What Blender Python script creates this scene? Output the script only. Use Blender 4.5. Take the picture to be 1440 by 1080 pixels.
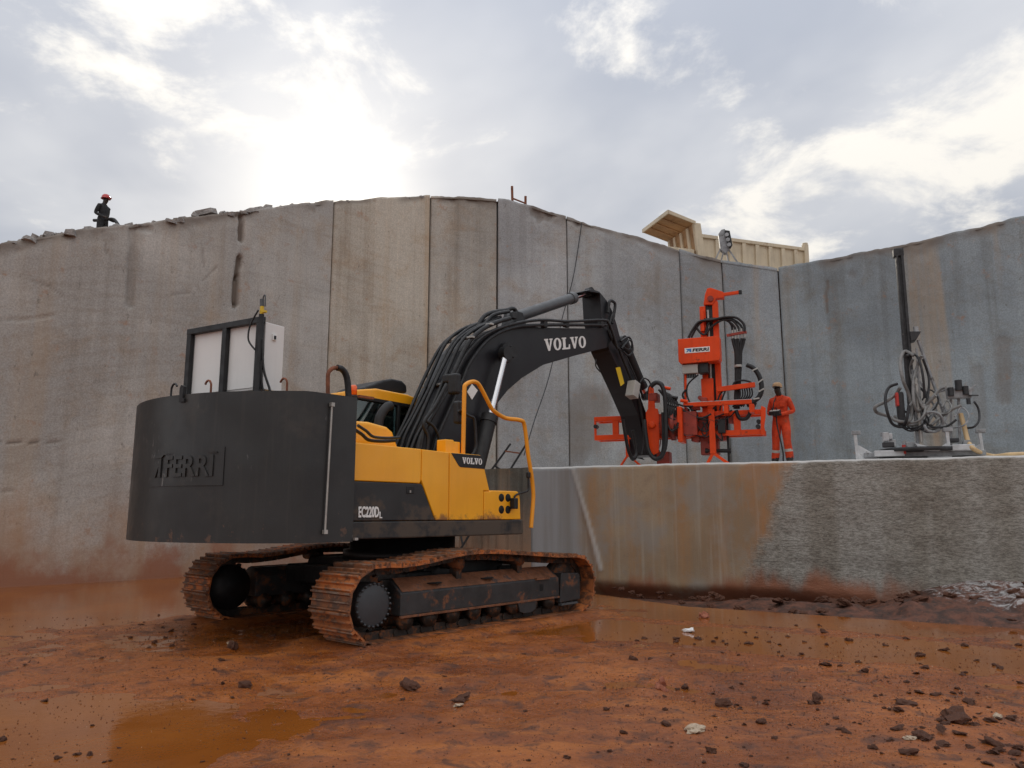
import bpy, bmesh, math, random
import numpy as np
from mathutils import Vector, Matrix
R_=math.radians
rnd=random.Random(7)
for o in list(bpy.data.objects): bpy.data.objects.remove(o)
SC=bpy.context.scene; COL=SC.collection

# ------------------------------------------------------------------ camera
CAMZ=1.6; PITCH=R_(9.5); FPX=1080.0
cd=bpy.data.cameras.new('camera'); cam=bpy.data.objects.new('camera',cd); COL.objects.link(cam)
cam.location=(0,0,CAMZ); cam.rotation_euler=(R_(90)+PITCH,0,0)
cd.sensor_width=36; cd.lens=27; cd.clip_start=.1; cd.clip_end=8000
SC.camera=cam
# ------------------------------------------------------------------ sky and sun
SUN_AZ=R_(-13.4); SUN_EL=R_(22.4)
SUNV=Vector((math.sin(SUN_AZ)*math.cos(SUN_EL),math.cos(SUN_AZ)*math.cos(SUN_EL),math.sin(SUN_EL)))
W=bpy.data.worlds.new('World'); SC.world=W; W.use_nodes=True
def build_world():
    nt=W.node_tree; N=nt.nodes; L=nt.links
    for n in list(N): N.remove(n)
    out=N.new('ShaderNodeOutputWorld'); bg=N.new('ShaderNodeBackground'); bg.inputs[1].default_value=0.1
    L.new(bg.outputs[0],out.inputs[0])
    sky=N.new('ShaderNodeTexSky'); sky.sky_type='NISHITA'; sky.sun_disc=False
    sky.sun_elevation=SUN_EL; sky.sun_rotation=SUN_AZ; sky.air_density=1.0; sky.dust_density=1.0
    def M(op,a,b=None,c=None,clamp=False):
        n=N.new('ShaderNodeMath'); n.operation=op; n.use_clamp=clamp
        for i,x in enumerate((a,b,c)):
            if x is None: continue
            if isinstance(x,(int,float)): n.inputs[i].default_value=x
            else: L.new(x,n.inputs[i])
        return n.outputs[0]
    def mix(f,a,b,t='MIX'):
        n=N.new('ShaderNodeMixRGB'); n.blend_type=t
        for i,x in enumerate((f,a,b)):
            if isinstance(x,(int,float)): n.inputs[i].default_value=x
            elif isinstance(x,tuple): n.inputs[i].default_value=(*x,1)
            else: L.new(x,n.inputs[i])
        return n.outputs[0]
    tc=N.new('ShaderNodeTexCoord'); nrm=N.new('ShaderNodeVectorMath'); nrm.operation='NORMALIZE'
    L.new(tc.outputs['Generated'],nrm.inputs[0]); d=nrm.outputs[0]
    sp=N.new('ShaderNodeSeparateXYZ'); L.new(d,sp.inputs[0])
    up=M('MAXIMUM',sp.outputs[2],0.0); den=M('ADD',up,.22)
    cb=N.new('ShaderNodeCombineXYZ'); L.new(M('DIVIDE',sp.outputs[0],den),cb.inputs[0]); L.new(M('DIVIDE',sp.outputs[1],den),cb.inputs[1])
    def noise(scale,detail,rough,off,dist=0.0):
        mp=N.new('ShaderNodeMapping'); mp.inputs[1].default_value=off; L.new(cb.outputs[0],mp.inputs[0])
        n=N.new('ShaderNodeTexNoise'); n.inputs['Scale'].default_value=scale; n.inputs['Detail'].default_value=detail
        n.inputs['Roughness'].default_value=rough; n.inputs['Distortion'].default_value=dist; L.new(mp.outputs[0],n.inputs['Vector']); return n.outputs[0]
    def ramp(x,a,b):
        n=N.new('ShaderNodeMapRange'); n.interpolation_type='SMOOTHSTEP'; n.inputs[1].default_value=a; n.inputs[2].default_value=b; L.new(x,n.inputs[0]); return n.outputs[0]
    big=noise(.85,3,.5,(4.2,9.9,0)); puff=noise(3.6,11,.62,(.4,8.3,0),.25); soft=noise(1.1,5,.5,(5.2,2.2,3.0),.3)
    dot=N.new('ShaderNodeVectorMath'); dot.operation='DOT_PRODUCT'; L.new(d,dot.inputs[0]); dot.inputs[1].default_value=SUNV
    ds=M('MAXIMUM',dot.outputs['Value'],0.0)
    # thin grey veil with brighter puffs where the cloud breaks up
    thick=M('ADD',M('MULTIPLY',big,.85),M('MULTIPLY',puff,.70))
    cover=ramp(thick,.785,.92); core=ramp(thick,.96,1.10)
    grey=mix(ramp(soft,.35,.65),(2.75,2.95,3.4),(4.45,4.5,4.65))
    cl=mix(cover,grey,(6.2,5.95,5.5)); cl=mix(M('MULTIPLY',core,.55),cl,(5.0,4.95,4.9))
    # overcast sky, with the unseen zenith raised to light the upright faces
    zenith_lift=M('ADD',M('ADD',.86,M('MULTIPLY',M('MULTIPLY',up,up),1.1)),M('MULTIPLY',M('POWER',M('SUBTRACT',1.0,up),7.0),.35))
    cl2=mix(1.0,cl,zenith_lift,'MULTIPLY')
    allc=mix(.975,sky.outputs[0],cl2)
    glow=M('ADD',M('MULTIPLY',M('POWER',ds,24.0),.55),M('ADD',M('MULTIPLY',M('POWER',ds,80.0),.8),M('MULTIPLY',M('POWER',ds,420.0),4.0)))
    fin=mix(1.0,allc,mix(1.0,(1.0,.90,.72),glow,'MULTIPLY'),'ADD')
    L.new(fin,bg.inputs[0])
build_world()
sd=bpy.data.lights.new('sun','SUN'); sd.energy=1.5; sd.angle=R_(10); sd.color=(1,.9,.76)
so=bpy.data.objects.new('sun',sd); COL.objects.link(so); so.rotation_euler=SUNV.to_track_quat('Z','Y').to_euler(); so.location=(0,0,60)
vs=SC.view_settings; vs.view_transform='Standard'; vs.look='None'; vs.gamma=1; vs.exposure=0.66; vs.use_curve_mapping=False

# ------------------------------------------------------------------ pixel rays (photo measurements -> metres at a stated plane)
cp,sp_=math.cos(PITCH),math.sin(PITCH); CAM=Vector((0,0,CAMZ))
def ray(u,v):
    a=(u-720)/FPX; b=(540-v)/FPX
    return Vector((a,cp-b*sp_,sp_+b*cp))
def atY(u,v,Y): d=ray(u,v); return CAM+d*(Y/d.y)
def atZ(u,v,Z): d=ray(u,v); return CAM+d*((Z-CAMZ)/d.z)
class Fr:
    def __init__(s,x,y,z,hd):
        s.o=Vector((x,y,z)); s.rz=R_(hd); s.u=Vector((math.cos(s.rz),math.sin(s.rz),0)); s.n=Vector((-math.sin(s.rz),math.cos(s.rz),0))
    def loc(s,p): q=p-s.o; return Vector((q.dot(s.u),q.dot(s.n),q.z))
    def onY(s,u,v,y): d=ray(u,v); t=(y-(CAM-s.o).dot(s.n))/d.dot(s.n); return s.loc(CAM+d*t)
    def onX(s,u,v,x): d=ray(u,v); t=(x-(CAM-s.o).dot(s.u))/d.dot(s.u); return s.loc(CAM+d*t)
    def w(s,x,y,z): return s.o+s.u*x+s.n*y+Vector((0,0,z))

# ------------------------------------------------------------------ numpy noise
_rs=np.random.RandomState(3); _T=_rs.rand(256,256)
def vnoise(x,y):
    x=np.asarray(x,float); y=np.asarray(y,float); xi=np.floor(x).astype(int); yi=np.floor(y).astype(int); fx=x-xi; fy=y-yi
    fx=fx*fx*(3-2*fx); fy=fy*fy*(3-2*fy); g=lambda a,b:_T[a&255,b&255]
    return (g(xi,yi)*(1-fx)+g(xi+1,yi)*fx)*(1-fy)+(g(xi,yi+1)*(1-fx)+g(xi+1,yi+1)*fx)*fy
def fbm(x,y,o=4,g=.5):
    s=0;a=1;t=0
    for i in range(o): s=s+a*vnoise(x*2**i+17*i,y*2**i+31*i); t+=a; a*=g
    return s/t-.5
def sstep(x,a,b): t=np.clip((x-a)/(b-a),0,1); return t*t*(3-2*t)

# ------------------------------------------------------------------ materials
MATS={}
class NT:
    def __init__(s,name):
        m=bpy.data.materials.new(name); m.use_nodes=True; s.m=m; s.nt=m.node_tree; s.N=s.nt.nodes; s.L=s.nt.links
        s.b=s.N['Principled BSDF']; tc=s.N.new('ShaderNodeTexCoord'); s.obj=tc.outputs['Object']
        g=s.N.new('ShaderNodeNewGeometry'); s.pos=g.outputs['Position']; s.nrm=g.outputs['Normal']
    def M(s,op,a,b=None,c=None,clamp=False):
        n=s.N.new('ShaderNodeMath'); n.operation=op; n.use_clamp=clamp
        for i,x in enumerate((a,b,c)):
            if x is None: continue
            if isinstance(x,(int,float)): n.inputs[i].default_value=x
            else: s.L.new(x,n.inputs[i])
        return n.outputs[0]
    def mix(s,f,a,b,t='MIX'):
        n=s.N.new('ShaderNodeMixRGB'); n.blend_type=t
        for i,x in enumerate((f,a,b)):
            if isinstance(x,(int,float)): n.inputs[i].default_value=x
            elif isinstance(x,tuple): n.inputs[i].default_value=(*x,1)
            else: s.L.new(x,n.inputs[i])
        return n.outputs[0]
    def noise(s,scale,detail=4,rough=.55,vec=None,st=(1,1,1),dist=0,off=(0,0,0)):
        mp=s.N.new('ShaderNodeMapping'); mp.inputs[3].default_value=st; mp.inputs[1].default_value=off; s.L.new(vec or s.obj,mp.inputs[0])
        n=s.N.new('ShaderNodeTexNoise'); n.inputs['Scale'].default_value=scale; n.inputs['Detail'].default_value=detail
        n.inputs['Roughness'].default_value=rough; n.inputs['Distortion'].default_value=dist; s.L.new(mp.outputs[0],n.inputs['Vector']); return n.outputs[0]
    def ramp(s,x,a,b,lo=0.,hi=1.):
        n=s.N.new('ShaderNodeMapRange'); n.interpolation_type='SMOOTHSTEP'; n.inputs[1].default_value=a; n.inputs[2].default_value=b
        n.inputs[3].default_value=lo; n.inputs[4].default_value=hi; s.L.new(x,n.inputs[0]); return n.outputs[0]
    def xyz(s,v):
        n=s.N.new('ShaderNodeSeparateXYZ'); s.L.new(v,n.inputs[0]); return n.outputs
    def attr(s,name):
        n=s.N.new('ShaderNodeAttribute'); n.attribute_name=name; return n.outputs['Fac']
    def bump(s,h,strength=.3,dist=.02):
        n=s.N.new('ShaderNodeBump'); n.inputs['Strength'].default_value=strength; n.inputs['Distance'].default_value=dist; s.L.new(h,n.inputs['Height']); s.L.new(n.outputs[0],s.b.inputs['Normal'])
    def set(s,k,x):
        if isinstance(x,(int,float)): s.b.inputs[k].default_value=x
        elif isinstance(x,tuple): s.b.inputs[k].default_value=(*x,1)
        else: s.L.new(x,s.b.inputs[k])
def pmat(name,col,rough=.5,metal=0,var=.2,vs=2.5,dirt=None,damt=.0,dscale=3,bump=.1,bscale=60,dz=None,coat=0,spec=.5,streak=0):
    n=NT(name); v=n.noise(vs,5); c=n.mix(n.ramp(v,.3,.7),tuple(x*(1-var) for x in col),tuple(min(1,x*(1+var)) for x in col))
    r=n.ramp(n.noise(vs*3,4),.3,.7,rough*.8,min(1,rough*1.25))
    if streak:
        st=n.ramp(n.noise(3,4,.6,st=(4,4,.25)),.48,.72,0,streak); c=n.mix(st,c,tuple(x*.55 for x in col))
    if dirt:
        f=n.noise(dscale,7,.65); f2=n.noise(dscale*5,4,.6)
        k=n.M('ADD',n.M('MULTIPLY',f,.75),n.M('MULTIPLY',f2,.25))
        if dz:
            z=n.xyz(n.pos)[2]; k=n.M('ADD',k,n.ramp(z,dz[0],dz[1],.28,-.12))
        msk=n.ramp(k,.62-damt*.3,.74-damt*.3)
        c=n.mix(msk,c,dirt); r=n.mix(msk,r,(.85,.85,.85))
    n.set('Base Color',c); n.set('Roughness',r); n.set('Metallic',metal); n.set('Specular IOR Level',spec)
    if coat: n.set('Coat Weight',coat); n.set('Coat Roughness',.15)
    if bump: n.bump(n.noise(bscale,4),bump,.01)
    MATS[name]=n.m; return n.m
MUD=(.20,.072,.026); RUST=(.27,.115,.05)
pmat('yellow_paint',(.99,.425,.008),.38,var=.07,vs=1.2,dirt=(.32,.14,.04),damt=-.3,dscale=2.2,bump=.03,coat=.25,streak=.08,dz=(1.3,2.2))
pmat('yellow_rail',(.86,.34,.016),.42,var=.08,bump=.02)
pmat('charcoal_paint',(.021,.021,.022),.45,var=.15,vs=1,dirt=(.085,.065,.05),damt=-.25,dscale=2,bump=.04,dz=(1.3,2.6))
def shroud_mat():
    n=NT('shroud_paint'); v=n.noise(.8,5); c=n.mix(n.ramp(v,.3,.7),(.018,.018,.018),(.025,.0245,.024))
    du=n.ramp(n.noise(1.7,8,.68),.52,.74,0,.30); c=n.mix(du,c,(.085,.068,.052))
    st=n.ramp(n.noise(3,5,.6,st=(4,4,.18)),.50,.72,0,.30); c=n.mix(st,c,(.05,.043,.036))
    z=n.xyz(n.pos)[2]; sp=n.M('ADD',n.noise(6,7,.7),n.ramp(z,1.2,2.1,.10,-.1)); c=n.mix(n.ramp(sp,.66,.74,0,.55),c,(.16,.08,.045))
    sc=n.ramp(n.noise(1.3,3,.5,st=(.6,.6,.9),off=(3,1,4)),.56,.66); s2=n.ramp(n.noise(26,3,.6,st=(1,1,.22)),.62,.68); c=n.mix(n.M('MULTIPLY',n.M('MULTIPLY',sc,s2),.55),c,(.30,.29,.28))
    n.set('Base Color',c); n.set('Roughness',n.ramp(n.noise(2.2,5),.3,.7,.34,.52)); n.set('Specular IOR Level',.5)
    h=n.M('ADD',n.noise(1.1,2,.5),n.M('MULTIPLY',n.noise(60,3),.05)); n.bump(h,.35,.05); MATS['shroud_paint']=n.m
shroud_mat()
pmat('black_steel',(.012,.012,.013),.5,var=.2,dirt=(.11,.065,.035),damt=.0,dscale=4,bump=.1)
pmat('dark_recess',(.008,.008,.008),.8,var=.2,bump=0)
pmat('boom_paint',(.013,.013,.016),.40,spec=.4,var=.12,vs=.8,dirt=(.075,.062,.05),damt=-.02,dscale=2.5,bump=.04)
pmat('rubber_hose',(.011,.011,.012),.5,var=.25,vs=6,bump=.05)
pmat('chrome_rod',(.75,.75,.78),.18,metal=1,var=.05,bump=0)
pmat('grey_barrel',(.085,.09,.095),.42,var=.12,dirt=(.08,.06,.05),damt=.0,bump=.03)
pmat('bare_steel',(.42,.40,.37),.4,metal=.6,var=.2,bump=.05)
pmat('white_panel',(.78,.77,.75),.4,var=.04,vs=1,dirt=(.45,.40,.34),damt=-.03,dscale=1.5,bump=.02,streak=.06)
pmat('white_letter',(.82,.82,.80),.45,var=.03,bump=0)
pmat('label_yellow',(.75,.5,.02),.45,var=.1,bump=0)
pmat('black_print',(.012,.012,.014),.5,var=.1,bump=0)
pmat('blue_print',(.03,.2,.5),.45,var=.1,bump=0)
def track_mat():
    n=NT('track_mud'); oi=n.N.new('ShaderNodeObjectInfo'); r=oi.outputs['Random']
    mp=n.N.new('ShaderNodeVectorMath'); mp.operation='ADD'; n.L.new(n.obj,mp.inputs[0]); cb=n.N.new('ShaderNodeCombineXYZ'); n.L.new(n.M('MULTIPLY',r,37.0),cb.inputs[0]); n.L.new(cb.outputs[0],mp.inputs[1]); v=mp.outputs[0]
    c=n.mix(n.ramp(r,.3,.9),(.47,.140,.034),(.24,.088,.034)); a=n.noise(5,6,.65,v,st=(1.2,1,1)); c=n.mix(n.ramp(a,.43,.58,0,.9),c,(.085,.042,.026)); b=n.noise(14,5,.7,v); c=n.mix(n.ramp(b,.56,.68,0,.7),c,(.50,.20,.075))
    z=n.xyz(n.obj)[2]; worn=n.M('MULTIPLY',n.ramp(z,-.022,-.038),n.ramp(n.noise(9,4,.6,v),.40,.60)); c=n.mix(n.M('MULTIPLY',worn,.75),c,(.22,.165,.125))
    n.set('Base Color',c); n.set('Roughness',n.ramp(a,.4,.6,.72,.5)); n.bump(b,.35,.02); MATS['track_mud']=n.m
track_mat()
pmat('track_metal',(.035,.027,.022),.55,metal=.25,var=.3,vs=5,dirt=MUD,damt=.42,dscale=5,bump=.4,bscale=30)
pmat('frame_steel',(.030,.030,.031),.5,var=.3,vs=3,dirt=(.19,.075,.035),damt=.32,dscale=3.5,bump=.2,streak=.2)
pmat('frame_mud',(.19,.075,.035),.8,var=.4,vs=5,dirt=(.07,.05,.045),damt=.3,dscale=5,bump=.7,bscale=18)
pmat('rig_orange',(.78,.068,.008),.45,var=.12,vs=2,dirt=(.20,.055,.03),damt=.14,dscale=4,bump=.03,coat=0,spec=.25,streak=.25)
pmat('rig_red_dark',(.30,.035,.018),.5,var=.2,vs=4,dirt=(.05,.03,.025),damt=.35,dscale=6,bump=.1)
pmat('rig_grey',(.42,.41,.38),.5,var=.1,dirt=(.2,.17,.14),damt=.1,bump=.05)
pmat('dusty_steel',(.30,.31,.32),.6,var=.3,vs=6,dirt=(.10,.085,.075),damt=.25,dscale=5,bump=.2)
pmat('dusty_white',(.55,.56,.57),.65,var=.2,vs=5,dirt=(.16,.14,.125),damt=.2,dscale=5,bump=.2)
pmat('dusty_black',(.030,.031,.034),.6,var=.3,vs=5,dirt=(.16,.15,.14),damt=.1,dscale=6,bump=.15)
pmat('grey_hose',(.21,.21,.205),.55,var=.3,vs=5,dirt=(.08,.07,.06),damt=.2,bump=.1)
pmat('yellow_hose',(.60,.42,.22),.55,var=.2,vs=2,dirt=(.35,.2,.1),damt=.2,bump=.05)
pmat('red_plastic',(.5,.04,.03),.5,var=.1,bump=0)
pmat('beacon_orange',(.9,.13,.01),.25,var=.05,bump=0,coat=.5)
pmat('truck_tan',(.60,.51,.37),.55,var=.1,vs=1,dirt=(.38,.27,.17),damt=.2,dscale=1.5,bump=.05,streak=.3)
pmat('truck_brown',(.40,.24,.12),.6,var=.2,vs=1.2,dirt=(.2,.1,.05),damt=.25,dscale=1.5,bump=.1,streak=.3)
pmat('tyre',(.02,.02,.02),.8,var=.2,dirt=MUD,damt=.3,bump=.2)
pmat('rust_rod',(.20,.07,.035),.8,var=.3,vs=9,bump=.2)
pmat('coverall_orange',(.58,.050,.010),.9,var=.2,vs=7,dirt=(.34,.06,.025),damt=.2,dscale=6,bump=.9,bscale=11)
pmat('skin_dark',(.028,.016,.011),.5,var=.15,vs=8,bump=.03)
pmat('work_boot',(.018,.016,.015),.6,var=.3,vs=8,dirt=(.12,.07,.05),damt=.2,bump=.2)
pmat('work_glove',(.02,.02,.022),.7,var=.2,bump=.2)
pmat('cap_tan',(.42,.27,.15),.85,var=.15,vs=10,bump=.1)
pmat('reflective_band',(.42,.40,.36),.5,var=.1,bump=0)
pmat('dark_jacket',(.022,.022,.024),.85,var=.3,vs=6,bump=.2)
pmat('helmet_red',(.5,.03,.025),.35,var=.08,bump=0,coat=.3)
pmat('mud_clod',(.088,.031,.014),.85,var=.45,vs=9,bump=.8,bscale=22)
pmat('pale_stone',(.46,.36,.26),.85,var=.25,vs=8,dirt=(.25,.11,.05),damt=.25,dscale=6,bump=.4,bscale=25)
pmat('red_stone',(.33,.11,.06),.85,var=.3,vs=8,dirt=(.15,.06,.035),damt=.3,dscale=8,bump=.5,bscale=25)
pmat('rubble',(.27,.25,.235),.9,var=.35,vs=3,dirt=(.28,.17,.10),damt=.2,dscale=2,bump=.5,bscale=9)
pmat('litter_white',(.8,.8,.8),.5,var=.05,bump=.1)
def glass_mat():
    n=NT('cab_glass'); N,L=n.N,n.L; out=[x for x in N if x.type=='OUTPUT_MATERIAL'][0]
    tr=N.new('ShaderNodeBsdfTransparent'); tr.inputs[0].default_value=(.30,.38,.38,1)
    gl=N.new('ShaderNodeBsdfGlossy'); gl.inputs['Roughness'].default_value=.04; gl.inputs[0].default_value=(.9,.95,.95,1)
    fr=N.new('ShaderNodeFresnel'); fr.inputs[0].default_value=1.5; mx=N.new('ShaderNodeMixShader')
    L.new(n.M('ADD',fr.outputs[0],.05),mx.inputs[0]); L.new(tr.outputs[0],mx.inputs[1]); L.new(gl.outputs[0],mx.inputs[2]); L.new(mx.outputs[0],out.inputs[0]); MATS['cab_glass']=n.m
glass_mat()
def wall_mat():
    n=NT('cut_granite'); p=n.pos; X,Y,Z=n.xyz(p)
    oi=n.N.new('ShaderNodeObjectInfo'); tint=oi.outputs['Color']
    cl=n.noise(.22,5,.6,p); c=n.mix(n.ramp(cl,.36,.64),n.mix(1,tint,(.80,.79,.79),'MULTIPLY'),n.mix(1,tint,(1.13,1.12,1.11),'MULTIPLY'))
    sp=n.noise(26,3,.7,p); c=n.mix(n.ramp(sp,.36,.66,.0,1),n.mix(1,c,(.84,.84,.84),'MULTIPLY'),n.mix(1,c,(1.12,1.12,1.12),'MULTIPLY'))
    # vertical wash streaks, narrow and wide
    s1=n.noise(1.3,6,.62,p,st=(1.6,1.6,.05)); s2=n.noise(4.5,5,.6,p,st=(1.6,1.6,.04),off=(4,2,0)); s3=n.noise(.8,5,.6,p,st=(1.2,1.2,.06),off=(9,3,0))
    c=n.mix(n.M('MULTIPLY',n.ramp(s1,.46,.70),oi.outputs['Alpha']),c,n.mix(1,c,(.62,.56,.50),'MULTIPLY'))
    c=n.mix(n.M('MULTIPLY',n.ramp(s2,.50,.72),n.M('MULTIPLY',oi.outputs['Alpha'],.6)),c,n.mix(1,c,(1.30,1.28,1.25),'MULTIPLY'))
    c=n.mix(n.M('MULTIPLY',n.ramp(s3,.52,.70),oi.outputs['Alpha']),c,(.42,.29,.17))
    # wire-saw arcs: faint curved horizontal bands
    band=n.noise(3.0,3,.5,p,st=(.10,.10,2.2),dist=.6); c=n.mix(n.ramp(band,.55,.7,0,.16),c,n.mix(1,c,(.7,.64,.56),'MULTIPLY'))
    bl=n.noise(.75,8,.68,p,off=(5,1,8),dist=.4); c=n.mix(n.ramp(bl,.48,.68,0,.48),c,n.mix(1,c,(.84,.66,.49),'MULTIPLY')); bl2=n.noise(1.6,8,.72,p,off=(1,9,4)); c=n.mix(n.ramp(bl2,.54,.72,0,.45),c,n.mix(1,c,(1.25,1.25,1.27),'MULTIPLY'))
    fine=n.noise(33,3,.75,p,off=(7,7,7)); c=n.mix(n.ramp(fine,.60,.66,0,.6),c,n.mix(1,c,(.55,.52,.50),'MULTIPLY'))
    # iron spots
    spot=n.noise(2.2,7,.72,p,off=(2,7,1)); c=n.mix(n.ramp(spot,.58,.72,0,.55),c,(.36,.17,.08))
    dk=n.noise(7,6,.75,p,st=(1,1,.5),off=(1,5,2)); c=n.mix(n.ramp(dk,.61,.69,0,.6),c,(.13,.115,.10))
    # wire-saw arcs swung about a far centre
    mpw=n.N.new('ShaderNodeMapping'); mpw.inputs[1].default_value=(6,-20,9); n.L.new(p,mpw.inputs[0])
    wv=n.N.new('ShaderNodeTexWave'); wv.wave_type='RINGS'; wv.rings_direction='SPHERICAL'; wv.inputs['Scale'].default_value=.9; wv.inputs['Distortion'].default_value=2.5; wv.inputs['Detail'].default_value=4; wv.inputs['Detail Scale'].default_value=1.5; n.L.new(mpw.outputs[0],wv.inputs[0])
    am=n.ramp(n.noise(.3,4,.6,p,off=(2,2,9)),.42,.62); c=n.mix(n.M('MULTIPLY',n.ramp(wv.outputs[1],.70,.95,0,.13),am),c,n.mix(1,c,(.66,.56,.45),'MULTIPLY'))
    cr=n.N.new('ShaderNodeTexVoronoi'); cr.feature='DISTANCE_TO_EDGE'; cr.inputs['Scale'].default_value=.22; mpv=n.N.new('ShaderNodeMapping'); mpv.inputs[3].default_value=(1,1,.6); vw=n.N.new('ShaderNodeMixRGB'); vw.inputs[0].default_value=.25; n.L.new(p,vw.inputs[1]); nn=n.N.new('ShaderNodeTexNoise'); nn.inputs['Scale'].default_value=.8; nn.inputs['Detail'].default_value=6; n.L.new(p,nn.inputs['Vector']); n.L.new(nn.outputs[1],vw.inputs[2]); n.L.new(vw.outputs[0],mpv.inputs[0]); n.L.new(mpv.outputs[0],cr.inputs['Vector'])
    c=n.mix(n.M('MULTIPLY',n.ramp(cr.outputs['Distance'],.006,.001,0,.0),n.ramp(n.noise(.5,3,.5,p,off=(8,3,1)),.50,.58)),c,(.13,.10,.08))
    # mud splash at the foot
    edge=n.M('ADD',Z,n.M('MULTIPLY',n.M('SUBTRACT',n.noise(.55,6,.65,p,st=(1,1,.6)),.5),-5.5))
    c=n.mix(n.ramp(edge,-.3,2.3,.7,0),c,(.40,.235,.14))
    edge2=n.M('ADD',Z,n.M('MULTIPLY',n.M('SUBTRACT',n.noise(.9,6,.62,p,st=(1,1,.8),off=(3,3,3)),.5),-3.6))
    c=n.mix(n.ramp(edge2,-.1,.75,.75,0),c,(.30,.105,.05))
    br=n.attr('broken'); c=n.mix(br,c,(.17,.135,.11))
    n.set('Base Color',c); n.set('Roughness',n.ramp(sp,.3,.7,.62,.85)); n.set('Specular IOR Level',.35)
    h=n.M('ADD',n.M('MULTIPLY',n.noise(35,4,.7,p),.5),n.M('MULTIPLY',n.noise(2.2,4,.5,p,st=(.15,.15,7)),.5)); n.bump(h,.28,.02); MATS['wall']=n.m
wall_mat()
def block_mat():
    n=NT('bench_granite'); p=n.pos; X,Y,Z=n.xyz(p)
    # s = metres along the front edge measured from its left corner, direction fixed in the world
    s=n.M('ADD',n.M('MULTIPLY',n.M('SUBTRACT',X,.42),.920),n.M('MULTIPLY',n.M('SUBTRACT',Y,18.12),-.392))
    # smooth sawn half
    st=n.noise(1.6,6,.62,p,st=(1.6,1.6,.06)); cl=n.noise(.5,5,.6,p)
    sm=n.mix(n.ramp(cl,.36,.64),(.29,.205,.130),(.385,.295,.20)); sm=n.mix(n.ramp(st,.42,.72,0,.65),sm,(.42,.205,.075)); sm=n.mix(n.ramp(n.noise(2.2,8,.7,p,off=(1,2,3)),.50,.68,0,.5),sm,(.28,.20,.14)); sm=n.mix(n.ramp(n.noise(30,4,.7,p),.52,.66,0,.4),sm,(.24,.19,.14))
    sm=n.mix(n.ramp(n.noise(.9,7,.65,p,off=(4,8,2)),.44,.62,0,.7),sm,(.30,.275,.245)); sm=n.mix(n.M('MULTIPLY',n.ramp(s,3.6,5.2),n.ramp(n.noise(1.4,6,.6,p,st=(1.5,1.5,.4),off=(2,4,6)),.42,.60,0,.6)),sm,(.42,.19,.07))
    st2=n.noise(5,5,.6,p,st=(1.6,1.6,.05)); sm=n.mix(n.ramp(st2,.5,.72,0,.4),sm,(.47,.42,.35))
    blue=n.ramp(n.M('ADD',s,n.M('MULTIPLY',n.M('SUBTRACT',n.noise(1.1,4,.5,p,st=(1,1,.3)),.5),.9)),1.0,1.5,1,0)
    sm=n.mix(n.M('MULTIPLY',blue,.85),sm,n.mix(n.ramp(st,.4,.7),(.33,.35,.37),(.24,.25,.25)))
    # rough split half with flat-lying grain
    gr=n.noise(22,7,.74,p,st=(.45,.45,1.3)); g2=n.noise(55,4,.75,p,st=(.5,.5,1.2),off=(3,1,2))
    rg=n.mix(n.ramp(gr,.34,.64),(.185,.170,.147),(.40,.378,.34)); rg=n.mix(n.ramp(g2,.5,.68,0,.55),rg,(.50,.48,.44)); rg=n.mix(n.ramp(g2,.46,.32,0,.6),rg,(.10,.09,.075))
    vst=n.noise(.9,4,.5,p,st=(1.3,1.3,.05),off=(6,1,0)); rg=n.mix(n.ramp(vst,.44,.64,0,.5),rg,n.mix(1,rg,(.60,.54,.46),'MULTIPLY'))
    # diagonal contact between the two
    line=n.M('ADD',s,n.M('MULTIPLY',n.M('SUBTRACT',Z,2.65),-.42)); line=n.M('ADD',line,n.M('MULTIPLY',n.M('SUBTRACT',n.noise(2.2,7,.65,p),.5),.95))
    k=n.ramp(line,5.62,5.98); c=n.mix(k,sm,rg)
    edge=n.M('ADD',Z,n.M('MULTIPLY',n.M('SUBTRACT',n.noise(.9,6,.6,p,st=(1,1,.3)),.5),-2.2)); em=n.M('MULTIPLY',n.ramp(edge,-.1,.35,.9,0),n.ramp(s,7.0,8.5,1,0)); c=n.mix(em,c,(.30,.11,.055))
    # a pale rim on the top edge and a pale top face
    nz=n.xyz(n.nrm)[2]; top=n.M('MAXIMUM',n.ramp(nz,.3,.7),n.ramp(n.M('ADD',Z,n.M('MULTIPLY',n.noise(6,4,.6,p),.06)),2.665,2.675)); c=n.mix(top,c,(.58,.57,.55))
    cr=n.attr('crack'); c=n.mix(cr,c,(.52,.50,.47))
    n.set('Base Color',c); n.set('Roughness',.8); n.set('Specular IOR Level',.35)
    h=n.M('ADD',n.M('MULTIPLY',gr,n.M('MULTIPLY',k,1.4)),n.M('MULTIPLY',n.noise(40,4,.6,p),.2)); n.bump(h,.6,.03); MATS['block']=n.m
block_mat()
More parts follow.
